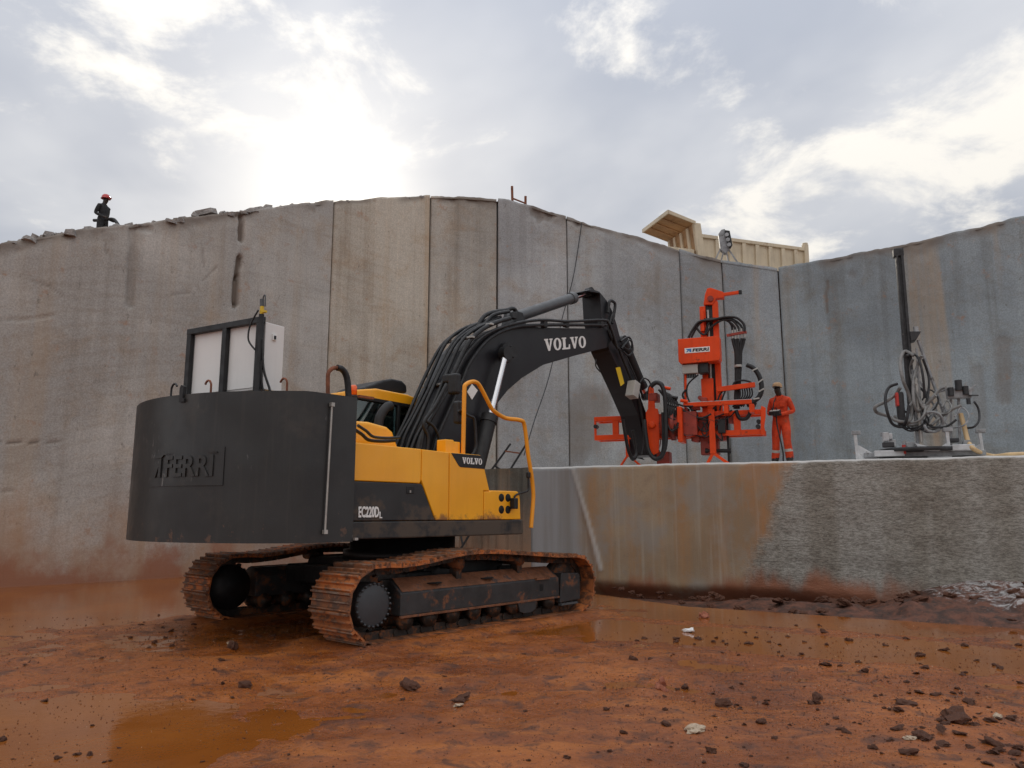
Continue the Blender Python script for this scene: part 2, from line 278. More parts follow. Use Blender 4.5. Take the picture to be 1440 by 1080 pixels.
def ground_mat():
    n=NT('red_mud'); p=n.pos
    a=n.noise(.35,6,.6,p); b=n.noise(3.5,7,.68,p,dist=.4); c3=n.noise(18,5,.72,p); fl=n.noise(1.2,6,.62,p,st=(.5,1.4,1),dist=.8)
    c=n.mix(n.ramp(a,.36,.64),(.215,.055,.010),(.385,.110,.016)); c=n.mix(n.ramp(fl,.48,.62,0,.75),c,(.43,.132,.019)); c=n.mix(n.ramp(b,.50,.66,0,.8),c,(.062,.021,.010)); c=n.mix(n.ramp(c3,.56,.70,0,.45),c,(.30,.11,.038))
    c=n.mix(n.ramp(c3,.44,.34,0,.65),c,(.06,.022,.012)); c=n.mix(n.ramp(n.noise(55,3,.7,p),.66,.74,0,.7),c,(.42,.25,.15))
    wet=n.attr('wet')
    c=n.mix(wet,c,n.mix(1,c,(.85,.78,.70),'MULTIPLY'))
    r=n.M('ADD',n.M('MULTIPLY',wet,-.42),n.ramp(b,.35,.65,.38,.70)); n.set('Roughness',n.M('MAXIMUM',r,.16))
    n.set('Base Color',c); n.set('Specular IOR Level',.5)
    h=n.M('ADD',n.M('MULTIPLY',b,.6),n.M('ADD',n.M('MULTIPLY',c3,.35),n.M('MULTIPLY',n.noise(45,4,.7,p),.15))); n.bump(h,.85,.06); MATS['ground']=n.m
    n=NT('bank_mud'); p=n.pos; b=n.noise(4,7,.68,p); c=n.mix(n.ramp(b,.36,.64),(.045,.022,.015),(.15,.055,.030)); X,Y,Z=n.xyz(p)
    c=n.mix(n.ramp(n.noise(14,4,.7,p),.56,.7,0,.6),c,(.22,.085,.045))
    w=n.M('ADD',n.ramp(X,6.3,7.8,-.28,.055),n.noise(5.5,9,.78,p,dist=1.0)); w=n.M('ADD',w,n.ramp(Z,.0,.3,-.10,.04)); c=n.mix(n.ramp(w,.52,.68,0,.7),c,(.58,.575,.57))
    n.set('Base Color',c); n.set('Roughness',.75); n.bump(b,.8,.08); MATS['bank']=n.m
    n=NT('muddy_water'); p=n.pos; a=n.noise(.3,5,.6,p); c=n.mix(n.ramp(a,.35,.65),(.235,.070,.013),(.33,.105,.017))
    n.set('Base Color',c); n.set('Roughness',n.ramp(n.noise(.6,4,.5,p),.4,.65,.03,.13)); n.set('Specular IOR Level',.5); n.bump(n.noise(5,4,.6,p),.10,.02); MATS['water']=n.m
    n=NT('upper_soil'); p=n.pos; b=n.noise(1.6,7,.68,p); c=n.mix(n.ramp(b,.36,.64),(.17,.13,.10),(.33,.28,.235)); n.set('Base Color',c); n.set('Roughness',.95); n.bump(b,1,.2); MATS['soil']=n.m
ground_mat()

# ------------------------------------------------------------------ mesh building
class MB:
    def __init__(s): s.v=[]; s.f=[]; s.sm=[]
    def add(s,vs,fs,sm=False):
        b=len(s.v); s.v+=[tuple(x) for x in vs]; s.f+=[tuple(i+b for i in f) for f in fs]; s.sm+=[sm]*len(fs); return s
    def box(s,c,d,rot=None):
        c=Vector(c); h=[x/2 for x in d]; vs=[Vector((sx*h[0],sy*h[1],sz*h[2])) for sx in (-1,1) for sy in (-1,1) for sz in (-1,1)]
        if rot is not None: vs=[rot@x for x in vs]
        return s.add([c+x for x in vs],[(0,1,3,2),(4,6,7,5),(0,4,5,1),(2,3,7,6),(0,2,6,4),(1,5,7,3)])
    def bb(s,x0,x1,y0,y1,z0,z1): return s.box(((x0+x1)/2,(y0+y1)/2,(z0+z1)/2),(abs(x1-x0),abs(y1-y0),abs(z1-z0)))
    def bar(s,a,b,w,h,upv=(0,0,1)):
        a=Vector(a); b=Vector(b); d=(b-a); l=d.length; d.normalize(); u=Vector(upv)
        if abs(d.dot(u))>.98: u=Vector((0,1,0))
        sd=d.cross(u).normalized(); u=sd.cross(d)
        m=Matrix((d,sd,u)).transposed(); return s.box((a+b)/2,(l,w,h),m)
    def prism(s,poly,y0,y1,ax='y'):
        # poly of (a,b); ax: extrusion axis
        def mk(a,b,t): return (a,t,b) if ax=='y' else ((t,a,b) if ax=='x' else (a,b,t))
        n=len(poly); vs=[mk(a,b,y0) for a,b in poly]+[mk(a,b,y1) for a,b in poly]
        return s.add(vs,[tuple(range(n)),tuple(range(2*n-1,n-1,-1))]+[(i,(i+1)%n+0,(i+1)%n+n,i+n)[::-1] for i in range(n)])
    def cyl(s,a,b,r,r2=None,n=16,cap=True,sm=True):
        a=Vector(a); b=Vector(b); d=(b-a).normalized(); t=Vector((0,0,1)) if abs(d.z)<.9 else Vector((1,0,0)); x=d.cross(t).normalized(); y=d.cross(x); r2=r if r2 is None else r2
        vs=[]
        for p,q in ((a,r),(b,r2)): vs+=[p+x*(q*math.cos(2*math.pi*i/n))+y*(q*math.sin(2*math.pi*i/n)) for i in range(n)]
        s.add(vs,[(i,(i+1)%n,(i+1)%n+n,i+n) for i in range(n)],sm)
        if cap: s.add(vs,[tuple(range(n))[::-1],tuple(range(n,2*n))])
        return s
    def tube(s,pts,r,n=7,sub=5,smooth=True):
        P=[Vector(p) for p in pts]
        if smooth and len(P)>2:
            Q=[]
            for i in range(len(P)-1):
                p0=P[max(i-1,0)];p1=P[i];p2=P[i+1];p3=P[min(i+2,len(P)-1)]
                for k in range(sub):
                    t=k/sub; Q.append(.5*((2*p1)+(p2-p0)*t+(2*p0-5*p1+4*p2-p3)*t*t+(3*p1-p0-3*p2+p3)*t**3))
            Q.append(P[-1]); P=Q
        vs=[]; fs=[]; x=None
        for i,p in enumerate(P):
            d=(P[min(i+1,len(P)-1)]-P[max(i-1,0)])
            if d.length<1e-6: d=Vector((0,0,1))
            d.normalize()
            if x is None:
                t=Vector((0,0,1)) if abs(d.z)<.9 else Vector((1,0,0)); x=d.cross(t).normalized()
            else: x=(x-d*x.dot(d)).normalized()
            y=d.cross(x); vs+=[p+x*(r*math.cos(2*math.pi*k/n))+y*(r*math.sin(2*math.pi*k/n)) for k in range(n)]
        m=len(P)
        for i in range(m-1): fs+=[(i*n+k,i*n+(k+1)%n,(i+1)*n+(k+1)%n,(i+1)*n+k) for k in range(n)]
        s.add(vs,fs,True); s.add([vs[k] for k in range(n)],[tuple(range(n))[::-1]]); s.add(vs[-n:],[tuple(range(n))]); return s
    def lathe(s,prof,o,axis='y',n=24):
        vs=[]
        for r,t in prof:
            for k in range(n):
                a=2*math.pi*k/n; c,q=r*math.cos(a),r*math.sin(a)
                vs.append((o[0]+c,o[1]+t,o[2]+q) if axis=='y' else (o[0]+c,o[1]+q,o[2]+t))
        fs=[(i*n+k,i*n+(k+1)%n,(i+1)*n+(k+1)%n,(i+1)*n+k) for i in range(len(prof)-1) for k in range(n)]
        return s.add(vs,fs,True)
    def mesh(s,name):
        m=bpy.data.meshes.new(name); m.from_pydata(s.v,[],s.f); m.polygons.foreach_set('use_smooth',s.sm); m.validate()
        bm=bmesh.new(); bm.from_mesh(m); bmesh.ops.recalc_face_normals(bm,faces=bm.faces); bm.to_mesh(m); bm.free(); return m
    def build(s,name,mat,parent=None,bevel=0,seg=2):
        return link(name,s.mesh(name),mat,parent,bevel,seg)
def link(name,me,mat,parent=None,bevel=0,seg=2):
    o=bpy.data.objects.new(name,me); COL.objects.link(o)
    if mat and not me.materials: me.materials.append(MATS[mat])
    if parent: o.parent=parent
    if bevel:
        b=o.modifiers.new('bevel','BEVEL'); b.width=bevel; b.segments=seg; b.limit_method='ANGLE'; b.angle_limit=R_(40); b.harden_normals=False
    return o
def tag(o,label,cat=None,group=None,kind=None):
    o['label']=label
    if cat: o['category']=cat
    if group: o['group']=group
    if kind: o['kind']=kind
    return o
def empty(name,fr,label,cat):
    o=bpy.data.objects.new(name,None); COL.objects.link(o); o.location=fr.o; o.rotation_euler=(0,0,fr.rz); o.empty_display_size=.2
    return tag(o,label,cat)
def grid_mesh(name,Vx,fx,smooth=True):
    m=bpy.data.meshes.new(name); nv=len(Vx); nf=len(fx)
    m.vertices.add(nv); m.vertices.foreach_set('co',np.asarray(Vx,np.float32).ravel())
    m.loops.add(nf*4); m.loops.foreach_set('vertex_index',np.asarray(fx,np.int32).ravel())
    m.polygons.add(nf); m.polygons.foreach_set('loop_start',np.arange(nf,dtype=np.int32)*4)
    m.polygons.foreach_set('use_smooth',np.full(nf,smooth)); m.update(calc_edges=True); m.validate(); return m
def quads(nx,ny):
    i,j=np.meshgrid(np.arange(nx-1),np.arange(ny-1),indexing='ij'); a=(i*ny+j).ravel(); return np.stack([a,a+ny,a+ny+1,a+1],1)
def fattr(me,name,vals):
    a=me.attributes.new(name,'FLOAT','POINT'); a.data.foreach_set('value',np.asarray(vals,np.float32).ravel())
# lettering: slab-serif outlines, and the built-in face for the rest
GL={'V':[(0,1),(.46,1),(.46,.88),(.39,.88),(.57,.34),(.72,.88),(.62,.88),(.62,1),(1,1),(1,.88),(.92,.88),(.62,0),(.42,0),(.09,.88),(0,.88)],
    'L':[(0,0),(1.0,0),(1.0,.40),(.88,.40),(.80,.14),(.44,.14),(.44,.88),(.56,.88),(.56,1),(0,1),(0,.88),(.13,.88),(.13,.12),(0,.12)]}
def slab_text(txt,w,h,mapf,depth):
    mb=MB(); n=len(txt); cw=w/n
    for i,ch in enumerate(txt):
        x0=i*cw+cw*.03; lw=cw*.94
        if ch=='O':
            k=20; o=[(.5+.48*math.cos(2*math.pi*t/k),.5+.52*math.sin(2*math.pi*t/k)) for t in range(k)]; q=[(.5+.2*math.cos(2*math.pi*t/k),.5+.4*math.sin(2*math.pi*t/k)) for t in range(k)]
            vs=[mapf(x0+a*lw,b*h,0) for a,b in o]+[mapf(x0+a*lw,b*h,0) for a,b in q]+[mapf(x0+a*lw,b*h,depth) for a,b in o]+[mapf(x0+a*lw,b*h,depth) for a,b in q]
            fs=[]
            for t in range(k):
                u=(t+1)%k; fs+=[(t,u,k+u,k+t),(2*k+t,3*k+t,3*k+u,2*k+u),(t,2*k+t,2*k+u,u),(k+t,k+u,3*k+u,3*k+t)]
            mb.add(vs,fs)
        else:
            p=GL[ch]; k=len(p); vs=[mapf(x0+a*lw,b*h,0) for a,b in p]+[mapf(x0+a*lw,b*h,depth) for a,b in p]
            mb.add(vs,[tuple(range(k)),tuple(range(2*k-1,k-1,-1))]+[(t,(t+1)%k,(t+1)%k+k,t+k) for t in range(k)])
    return mb
def font_mesh(txt,w,h,off=.02,extr=.02,shear=0,name='lettering'):
    c=bpy.data.curves.new('t','FONT'); c.body=txt; c.size=1; c.offset=off; c.extrude=extr; c.shear=shear; c.resolution_u=3
    o=bpy.data.objects.new('t',c); COL.objects.link(o); dg=bpy.context.evaluated_depsgraph_get(); me=bpy.data.meshes.new_from_object(o.evaluated_get(dg)); bpy.data.objects.remove(o)
    co=np.array([v.co for v in me.vertices]); lo=co.min(0); hi=co.max(0); co[:,0]=(co[:,0]-lo[0])/(hi[0]-lo[0])*w; co[:,1]=(co[:,1]-lo[1])/(hi[1]-lo[1])*h
    me.name=name; return me,co
def map_mesh(me,co,f):
    for v,c in zip(me.vertices,co): v.co=f(*c)
    me.update(); me.materials.clear(); return me
# ================================================================== SETTING
BF=Fr(.42,18.12,0,math.degrees(math.atan2(-.392,.920)))      # bench front edge frame: x along the edge, -y towards the camera
BTOP=2.65
WPL=[(-17.0,11.96),(-11.36,17.56),(-8.59,20.31),(-5.59,23.29),(-2.8,25.0),(-.5,25.5),(1.9,25.8),(5.86,26.0),(7.3,25.95),(9.25,25.6),(14.6,20.8),(21,15.06)]
def wall_hit(u,v):
    d=ray(u,v); best=None
    for i in range(len(WPL)-1):
        a=Vector((*WPL[i],0)); b=Vector((*WPL[i+1],0)); e=b-a; n=Vector((-e.y,e.x,0)); den=d.dot(n)
        if abs(den)<1e-9: continue
        t=(a-CAM).dot(n)/den; p=CAM+d*t; q=(p-a).dot(e)/e.dot(e)
        if t>0 and -.0001<=q<=1.0001 and (best is None or t<best[0]): best=(t,p)
    return best[1] if best else None
def seg_dist(px,py,a,b):
    ax,ay=a; bx,by=b; ex,ey=bx-ax,by-ay; t=np.clip(((px-ax)*ex+(py-ay)*ey)/(ex*ex+ey*ey+1e-9),0,1); return np.hypot(px-ax-t*ex,py-ay-t*ey)
TRK=Fr(-1.78,12.78,0,48.35)
def ground_z(X,Y):
    X=np.asarray(X,float); Y=np.asarray(Y,float)
    bx=(X-.42)*.920+(Y-18.12)*-.392; by=(X-.42)*.392+(Y-18.12)*.920       # along / behind bench edge
    z=-.03-.22*sstep(by,-3.2,-.8)*sstep(bx,.4,1.8)-.2*sstep(by,-4.7,-3.7)*(1-sstep(by,-3.2,-.8))*sstep(bx,3.2,6)
    z=z-.085*np.exp(-((by+5.2+.13*np.clip(bx,0,12))/.75)**2)*sstep(bx,-.5,2.5)-.04*sstep(by,-5.2,-4.0)*sstep(bx,0,2)
    z=z-.085*sstep(Y-.99*X,17.0,20.5)*sstep(-X,4.2,5.6)
    z=z-.016*(1-sstep(X,-1.8,.6))*(1-sstep(Y,6.6,8.2))+.03*np.exp(-((Y-9.3-.15*X)/1.1)**2)*(1-sstep(X,-2,0))
    z=z+.06*fbm(X*.22+3,Y*.22+5,3)+.05*fbm(X*.9,Y*.9,3)*(.3+1.4*vnoise(X*.3+9,Y*.3))+.075*fbm(X*3.1,Y*3.1,4)*(.12+1.7*vnoise(X*.5+2,Y*.5+7)**2)+.03*np.maximum(0,fbm(X*7,Y*7,2)-.08)*4*vnoise(X*.6+4,Y*.6+1)**2
    lx=(X-TRK.o.x)*TRK.u.x+(Y-TRK.o.y)*TRK.u.y; ly=(X-TRK.o.x)*TRK.n.x+(Y-TRK.o.y)*TRK.n.y
    m=(1-sstep(np.abs(lx+.1),2.2,3.2))*(1-sstep(np.abs(np.abs(ly)-1.7),.45,1.0)); rim=np.exp(-((np.abs(np.abs(ly)-1.7)-.55)/.14)**2)*(1-sstep(np.abs(lx+.1),2.4,2.9))*(.5+fbm(X*3,Y*3,2)); z=z*(1-m)+m*(.006)+.055*rim
    return z
WATER_Z=-.050
def build_ground():
    xs=np.concatenate([-np.geomspace(3000,15,22),np.arange(-14.6,14.61,.055),np.geomspace(15,3000,22)])
    ys=np.concatenate([-np.geomspace(3000,3,22),np.arange(2.6,21,.055),np.geomspace(21.5,3000,24)])
    X,Y=np.meshgrid(xs,ys,indexing='ij'); Z=ground_z(X,Y); far=sstep(np.hypot(X,Y-10),18,60); Z=Z*(1-far)-.1*far
    far2=sstep(Y,24,40); Z=Z-far2*1.0
    me=grid_mesh('ground',np.stack([X,Y,Z],-1).reshape(-1,3),quads(len(xs),len(ys)))
    wet=np.clip(1-sstep(Z,WATER_Z+.002,WATER_Z+.045),0,1)*.8+.2*sstep(fbm(X*.4,Y*.4,3),-.1,.15)
    fattr(me,'wet',wet)
    tag(link('ground',me,'ground'),'red-brown wet mud floor of the quarry','ground',kind='structure')
    xs=np.linspace(-19,19,2); 
    q=lambda bx,by:(*BF.w(bx,by,0)[:2],WATER_Z)
    mb=MB(); mb.add([(-22,1,WATER_Z),(22,1,WATER_Z),q(21,-3.4),q(9,-3.4),q(4,-2.6),q(1.6,-1.0),q(.7,.4),(-1.5,20.2,WATER_Z),(-8,22,WATER_Z),(-22,22,WATER_Z)],[tuple(range(10))]); tag(mb.build('puddle_water','water'),'shallow orange-brown muddy water lying in the hollows of the quarry floor','water',kind='structure')
build_ground()
def build_bank():
    s=np.arange(1.2,16,.05); t=np.arange(0,1.0001,1/80); S,T=np.meshgrid(s,t,indexing='ij')
    wid=1.0+3.3*sstep(S,2.0,9.0)+.5*(vnoise(S*.9,S*0)-.5); hgt=.07+.17*sstep(S,2.0,5.5)+.30*sstep(S,7.0,9.4)
    prof=(1-T)**1.5*(1+.35*np.sin(T*3.1))
    by=-T*wid+.25*(1-T); X=BF.o.x+BF.u.x*S+BF.n.x*by; Y=BF.o.y+BF.u.y*S+BF.n.y*by
    rough=(.34*fbm(X*1.7,Y*1.7,4)+.2*fbm(X*5,Y*5,3))*np.minimum(1,T*6+.3)*(1-T)**.35*(.35+.65*sstep(S,3,8))
    end=.25*sstep(S,1.2,2.2)+.75*sstep(S,3.2,5.4)
    Z=-.25+end*(.24*np.exp(-((T-.58)/.30)**2)+.64*sstep(S,6.5,9.0)*(1-T)**1.5+rough*(.35+.65*sstep(T,0,.35)))-.15*sstep(T,.9,1)
    me=grid_mesh('mud_bank',np.stack([X,Y,Z],-1).reshape(-1,3),quads(len(s),len(t)))
    tag(link('mud_bank',me,'bank'),'dark lumpy mud bank with pale drill dust along the foot of the stone bench','mud bank',kind='structure')
build_bank()
# ---- quarry wall
TOP=[(-120,366),(-60,353),(0,342),(60,331),(120,322),(185,315),(250,307),(340,297),(400,289),(470,282),(540,277),(605,274),(650,275),(700,279),(750,289),(797,304),(850,320),(885,330),(920,340),(955,350),(985,358),(1015,365),(1060,372),(1094,377)]
TOPR=[(1094.6,376.5),(1150,366),(1200,357),(1250,347),(1300,336),(1350,324),(1400,312),(1440,305),(1520,288),(1600,272)]
def top_pts(lst): return [p for p in (wall_hit(u,v) for u,v in lst) if p]
wall=bpy.data.objects.new('quarry_wall',None); COL.objects.link(wall); tag(wall,'tall sawn granite quarry face standing behind the excavator','quarry wall',kind='structure')
def wall_panel(us,col,off=0,res=.09,gouges=(),gap=.03,stk=.33):
    """us: (u0,u1) seam pixels along the top profile"""
    src=TOPR if us[0]>1094.3 else TOP
    pts=[(u,v) for u,v in src if us[0]-.1<=u<=us[1]+.1]; H=top_pts(pts); A=H[0].copy(); B=H[-1].copy(); A.z=B.z=0
    e=B-A; Ln=e.length; e.normalize(); nrm=Vector((e.y,-e.x,0))       # towards the camera side
    ss=np.array([(h-A).dot(e) for h in H]); zz=np.array([h.z for h in H])
    ns=max(8,int((Ln-2*gap)/res)); s=np.linspace(gap,Ln-gap,ns); top=np.interp(s,ss,zz)+.10*fbm(s*1.3+us[0],s*0,4)+.04*fbm(s*6,s*0+3,2)
    nz=int(11.5/max(res,.07)); t=np.linspace(0,1,nz); S,T=np.meshgrid(s,t,indexing='ij'); Z=-.8+(top[:,None]+.8)*T
    D=.012*fbm(S*.6+us[0],Z*.6,3)+.006*fbm(S*3+us[0],Z*.3,3)
    br=np.zeros_like(S)
    d2=lambda q:(float((wall_hit(*q)-A).dot(e)),float(wall_hit(*q).z))
    for (a,b,hw,dep,st) in gouges:
        ds=seg_dist(S,Z,d2(a),d2(b))*(1+.5*fbm(S*5,Z*2.5,3)); k=1-sstep(ds,hw*.55,hw); D=D-dep*k; br=np.maximum(br,k*st)
    edge=(1-sstep(top[:,None]-Z,.03,.22+.5*vnoise(S*.8+us[0],S*0)))*sstep(vnoise(S*1.1+5,S*0+us[0]),.3,.6); D=D-edge*.10*vnoise(S*5,Z*5); br=np.maximum(br,edge*.8)
    X=A.x+e.x*S+nrm.x*(D+off); Y=A.y+e.y*S+nrm.y*(D+off)
    V=np.stack([X,Y,Z],-1).reshape(-1,3); F=quads(ns,nz)
    # returns: top, left, right strips going 0.5 m into the rock
    idx=np.arange(ns*nz).reshape(ns,nz); brl=br.ravel()
    for loop in (idx[:,-1],idx[0,:],idx[-1,:]):
        b0=len(V); V=np.vstack([V,V[loop]-np.array([nrm.x,nrm.y,0])*.5]); k=len(loop); F=np.vstack([F,np.stack([loop[:-1],loop[1:],b0+np.arange(1,k),b0+np.arange(k-1)],1)]); brl=np.concatenate([brl,np.full(k,.5)])
    me=grid_mesh('rock_panel',V,F); fattr(me,'broken',brl); o=link('rock_panel',me,'wall',wall); o.color=(*col,stk); return o
warm=(.475,.452,.42)
wall_panel((-120,0),warm,-.05,.12,gap=.02)
G=[((188,320),(183,428),.12,.07,.32),((340,303),(339,336),.10,.14,.9),((337,362),(333,390),.09,.14,1),((333,390),(331,426),.11,.14,1),((330,426),(329,432),.05,.1,1),
   ((0,622),(60,622),.022,.03,.8),((60,622),(105,620),.02,.02,.6),((0,452),(80,444),.03,.03,-.0),((44,396),(70,402),.03,.015,.4),((70,402),(88,417),.025,.015,.4),((196,320),(212,322),.10,.05,.3),((145,325),(150,356),.04,.03,.4),
   ((285,350),(287,375),.04,.02,.35),((285,395),(305,375),.03,.02,.35),((240,414),(285,408),.03,.02,.35),((0,690),(20,690),.02,.02,.3)]
wall_panel((0,470),warm,0,.05,gouges=G,gap=.02)
wall_panel((470,605),(.48,.435,.37),.02,.07,gap=.015,stk=.6)
wall_panel((605,700),(.43,.405,.365),-.06,.07,gap=.028,stk=.6)
wall_panel((700,797),(.385,.39,.395),.0,.07,gouges=[((755,298),(770,303),.3,.08,.55),((760,305),(758,310),.15,.06,.5)],gap=.022)
wall_panel((797,955),(.37,.382,.39),.0,.07,gouges=[((800,306),(812,311),.2,.06,.5),((812,612),(832,570),.95,.0,.55),((800,630),(840,600),.8,.0,.4)],gap=.012)
wall_panel((955,1015),(.325,.342,.355),-.03,.09,gap=.015,stk=.3)
wall_panel((1015,1094),(.295,.322,.345),-.06,.09,gap=.012)
wall_panel((1094.5,1600),(.265,.298,.320),0,.08,gap=.0,stk=.5,gouges=[((1198,384),(1200,387),.14,.03,.3),((1163,395),(1162,440),.05,.05,.8),((1410,480),(1412,560),.25,.03,.4),((1375,520),(1380,600),.2,.03,.3)])
mb=MB(); WB=[(x,y) for x,y in WPL]
for i in range(len(WPL)-1):      # dark solid rock behind the joints
    a=Vector((*WPL[i],0)); b=Vector((*WPL[i+1],0)); e=(b-a).normalized(); n=Vector((-e.y,e.x,0))
    mb.add([a+n*.11+Vector((0,0,-1)),b+n*.11+Vector((0,0,-1)),b+n*.11+Vector((0,0,7.4)),a+n*.11+Vector((0,0,7.4))],[(0,1,2,3)])
bk=mb.build('rock_core','soil',wall)
# ---- ground on top, behind the face
def upper():
    L=top_pts(TOP[1:]); Rr=top_pts(TOPR[1:]); pts=[L[0]+Vector((-6,-6,-2.6))]+L+Rr+[Rr[-1]+Vector((6,-5.4,0))]
    # resample
    P=[];
    for a,b in zip(pts[:-1],pts[1:]):
        k=max(1,int((b-a).length/.35))
        for i in range(k): P.append(a.lerp(b,i/k))
    P.append(pts[-1]); n=len(P); dist=[.04,.3,.6,1,1.5,2.2,3,4,5.5,8,12,18,30,60,150,600,2500]
    V=[]
    for i,p in enumerate(P):
        if p.x<-5.6: d=Vector((-.7,.7,0))
        elif p.x<-2.8: d=Vector((-.7,.7,0)).lerp(Vector((0,1,0)),(p.x+5.6)/2.8)
        elif p.x<7.5: d=Vector((0,1,0))
        elif p.x<9.6: d=Vector((0,1,0)).lerp(Vector((.67,.74,0)),(p.x-7.5)/2.1)
        else: d=Vector((.67,.74,0))
        d.normalize(); slope=.20 if p.x<-5 else (.06 if p.x>-3 else .13)
        for q in dist:
            r=p+d*q; lim=min(q,9)+max(0,min(q,40)-9)*.1
            bumpz=float(fbm(np.array(r.x*.9),np.array(r.y*.9),4))*.5*min(1,q*1.2) if q<30 else 0
            V.append((r.x,r.y,p.z-.10+lim*slope+bumpz*(.7 if p.x<-3 else .35)))
    me=grid_mesh('upper_ground',np.array(V),quads(n,len(dist))); tag(link('upper_ground',me,'soil'),'rubble-strewn ground on top of the quarry face','ground',kind='structure')
    return P
UP=upper()
# ---- stone bench in front of the face
def build_bench():
    root=bpy.data.objects.new('stone_bench',None); COL.objects.link(root); root.location=(0,0,0)
    tag(root,'long low granite bench, brown sawn left half and grey rough right half, under the drills','stone bench')
    s=np.arange(0,18,.05); z=np.arange(-.45,2.651,.05); z[-1]=BTOP; S,Z=np.meshgrid(s,z,indexing='ij')
    line=S-.42*(Z-2.65)+.5*fbm(S*2,Z*2,4); k=sstep(line,5.6,6.05)
    D=.08*fbm(S*1.6,Z*2.6,5)*k+.03*fbm(S*7,Z*11,4)*k+.008*fbm(S,Z,3)
    a=BF.onY(805,660,0); b=BF.onY(828,735,0); c=BF.onY(845,800,0); ds=np.minimum(seg_dist(S,Z,(a.x,a.z),(b.x,b.z)),seg_dist(S,Z,(b.x,b.z),(c.x,c.z)))
    cr=1-sstep(ds*(1+.6*fbm(S*4,Z*4,2)),.02,.07); D=D+.03*cr-.05*(1-sstep(S-(a.x+(2.6-Z)*.22),-.05,.05))
    low=1-sstep(Z,-.3,.10+.18*fbm(S*1.2,S*0,3)); D=D-.35*low*sstep(S,.6,1.2)*(1-sstep(S,5.5,7.5))
    D=D-.04*sstep(Z,2.60,2.65)*(.5+vnoise(S*6,S*0))
    Yl=-D; X=BF.o.x+BF.u.x*S+BF.n.x*Yl; Y=BF.o.y+BF.u.y*S+BF.n.y*Yl
    Zt=Z+(.02*fbm(S*1.3,S*0+2,3)+.012*fbm(S*7,S*0+5,2))*sstep(Z,2.3,2.65)
    V=np.stack([X,Y,Zt],-1).reshape(-1,3); F=quads(len(s),len(z)); idx=np.arange(len(s)*len(z)).reshape(len(s),len(z))[:,-1]
    b0=len(V); T=V[idx]+np.array([BF.n.x,BF.n.y,0])*.35; T[:,2]=BTOP; V=np.vstack([V,T]); m=len(idx); F=np.vstack([F,np.stack([idx[:-1],idx[1:],b0+np.arange(1,m),b0+np.arange(m-1)],1)])
    me=grid_mesh('front_face',V,F); fattr(me,'crack',np.concatenate([cr.ravel()*.8,np.zeros(m)])); link('front_face',me,'block',root)
    p0=BF.w(0,.33,0); p1=BF.w(18,.33,0)
    mb=MB(); poly=[(p0.x,p0.y),(p1.x,p1.y),(20.6,15.2),(14.5,20.7),(9.2,25.4),(5.8,25.8),(-.4,25.3),(-1.32,19.5)]
    mb.add([(x,y,BTOP-.003) for x,y in poly],[tuple(range(len(poly)))]); mb.build('top_surface','block',root)
    # drilled left end, with half drill holes
    A=Vector((.44,18.13,0)); Bq=Vector((-1.32,19.5,0)); e=(Bq-A).normalized(); n=Vector((-e.y,e.x,0))
    if n.y>0: n=-n
    s=np.arange(0,(Bq-A).length,.02); z=np.linspace(-.4,BTOP,16); S,Z=np.meshgrid(s,z,indexing='ij'); D=np.zeros_like(S)
    for c0 in (.30,.72,1.05,1.30,1.52,1.78,2.0): D=D-np.sqrt(np.maximum(0,.045**2-(S-c0)**2))
    D+=.02*fbm(S*2,Z*.5,3); cr=np.clip(-D*16,0,1)
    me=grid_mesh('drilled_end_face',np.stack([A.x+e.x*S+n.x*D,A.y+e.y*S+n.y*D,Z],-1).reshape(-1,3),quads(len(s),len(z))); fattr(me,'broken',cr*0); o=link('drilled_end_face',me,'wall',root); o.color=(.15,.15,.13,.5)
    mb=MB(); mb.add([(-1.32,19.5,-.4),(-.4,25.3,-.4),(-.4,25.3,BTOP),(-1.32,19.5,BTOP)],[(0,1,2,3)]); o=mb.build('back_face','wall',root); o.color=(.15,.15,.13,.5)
build_bench()
# ================================================================== EXCAVATOR
EX=TRK
ex=empty('excavator',EX,'large yellow and black tracked excavator with a round charcoal tail shroud, holding the orange drill','excavator')
def ey(u,v,y): return EX.onY(u,v,y)
# ---- tracks
def track_path():
    cs=(-2.14,.475); rs=.475; ci=(1.95,.45); ri=.45
    P=[]
    for i in range(13): a=R_(-90-180*i/12); P.append((cs[0]+rs*math.cos(a),cs[1]+rs*math.sin(a)))
    P+=[(-1.80,.925),(-1.40,.945),(-1.04,.995),(-.69,1.035),(-.39,1.045),(0,1.035),(.32,1.01),(.9,.965),(1.33,.925),(1.75,.905)]
    for i in range(11): a=R_(88-178*i/10); P.append((ci[0]+ri*math.cos(a),ci[1]+ri*math.sin(a)))
    P.append(P[0]); return P
TP=track_path(); NS=48
def resample(P,n):
    P=np.array(P); d=np.r_[0,np.cumsum(np.hypot(*np.diff(P,axis=0).T))]; t=np.linspace(0,d[-1],n+1)[:-1]; e=d[-1]/n
    f=lambda q:np.array([np.interp(q%d[-1],d,P[:,0]),np.interp(q%d[-1],d,P[:,1])])
    out=[]
    for q in t: a=f(q); b=f(q+e); out.append(((a+b)/2,math.atan2(b[1]-a[1],b[0]-a[0]),np.hypot(*(b-a))))
    return out,e
SH,PIT=resample(TP,NS)
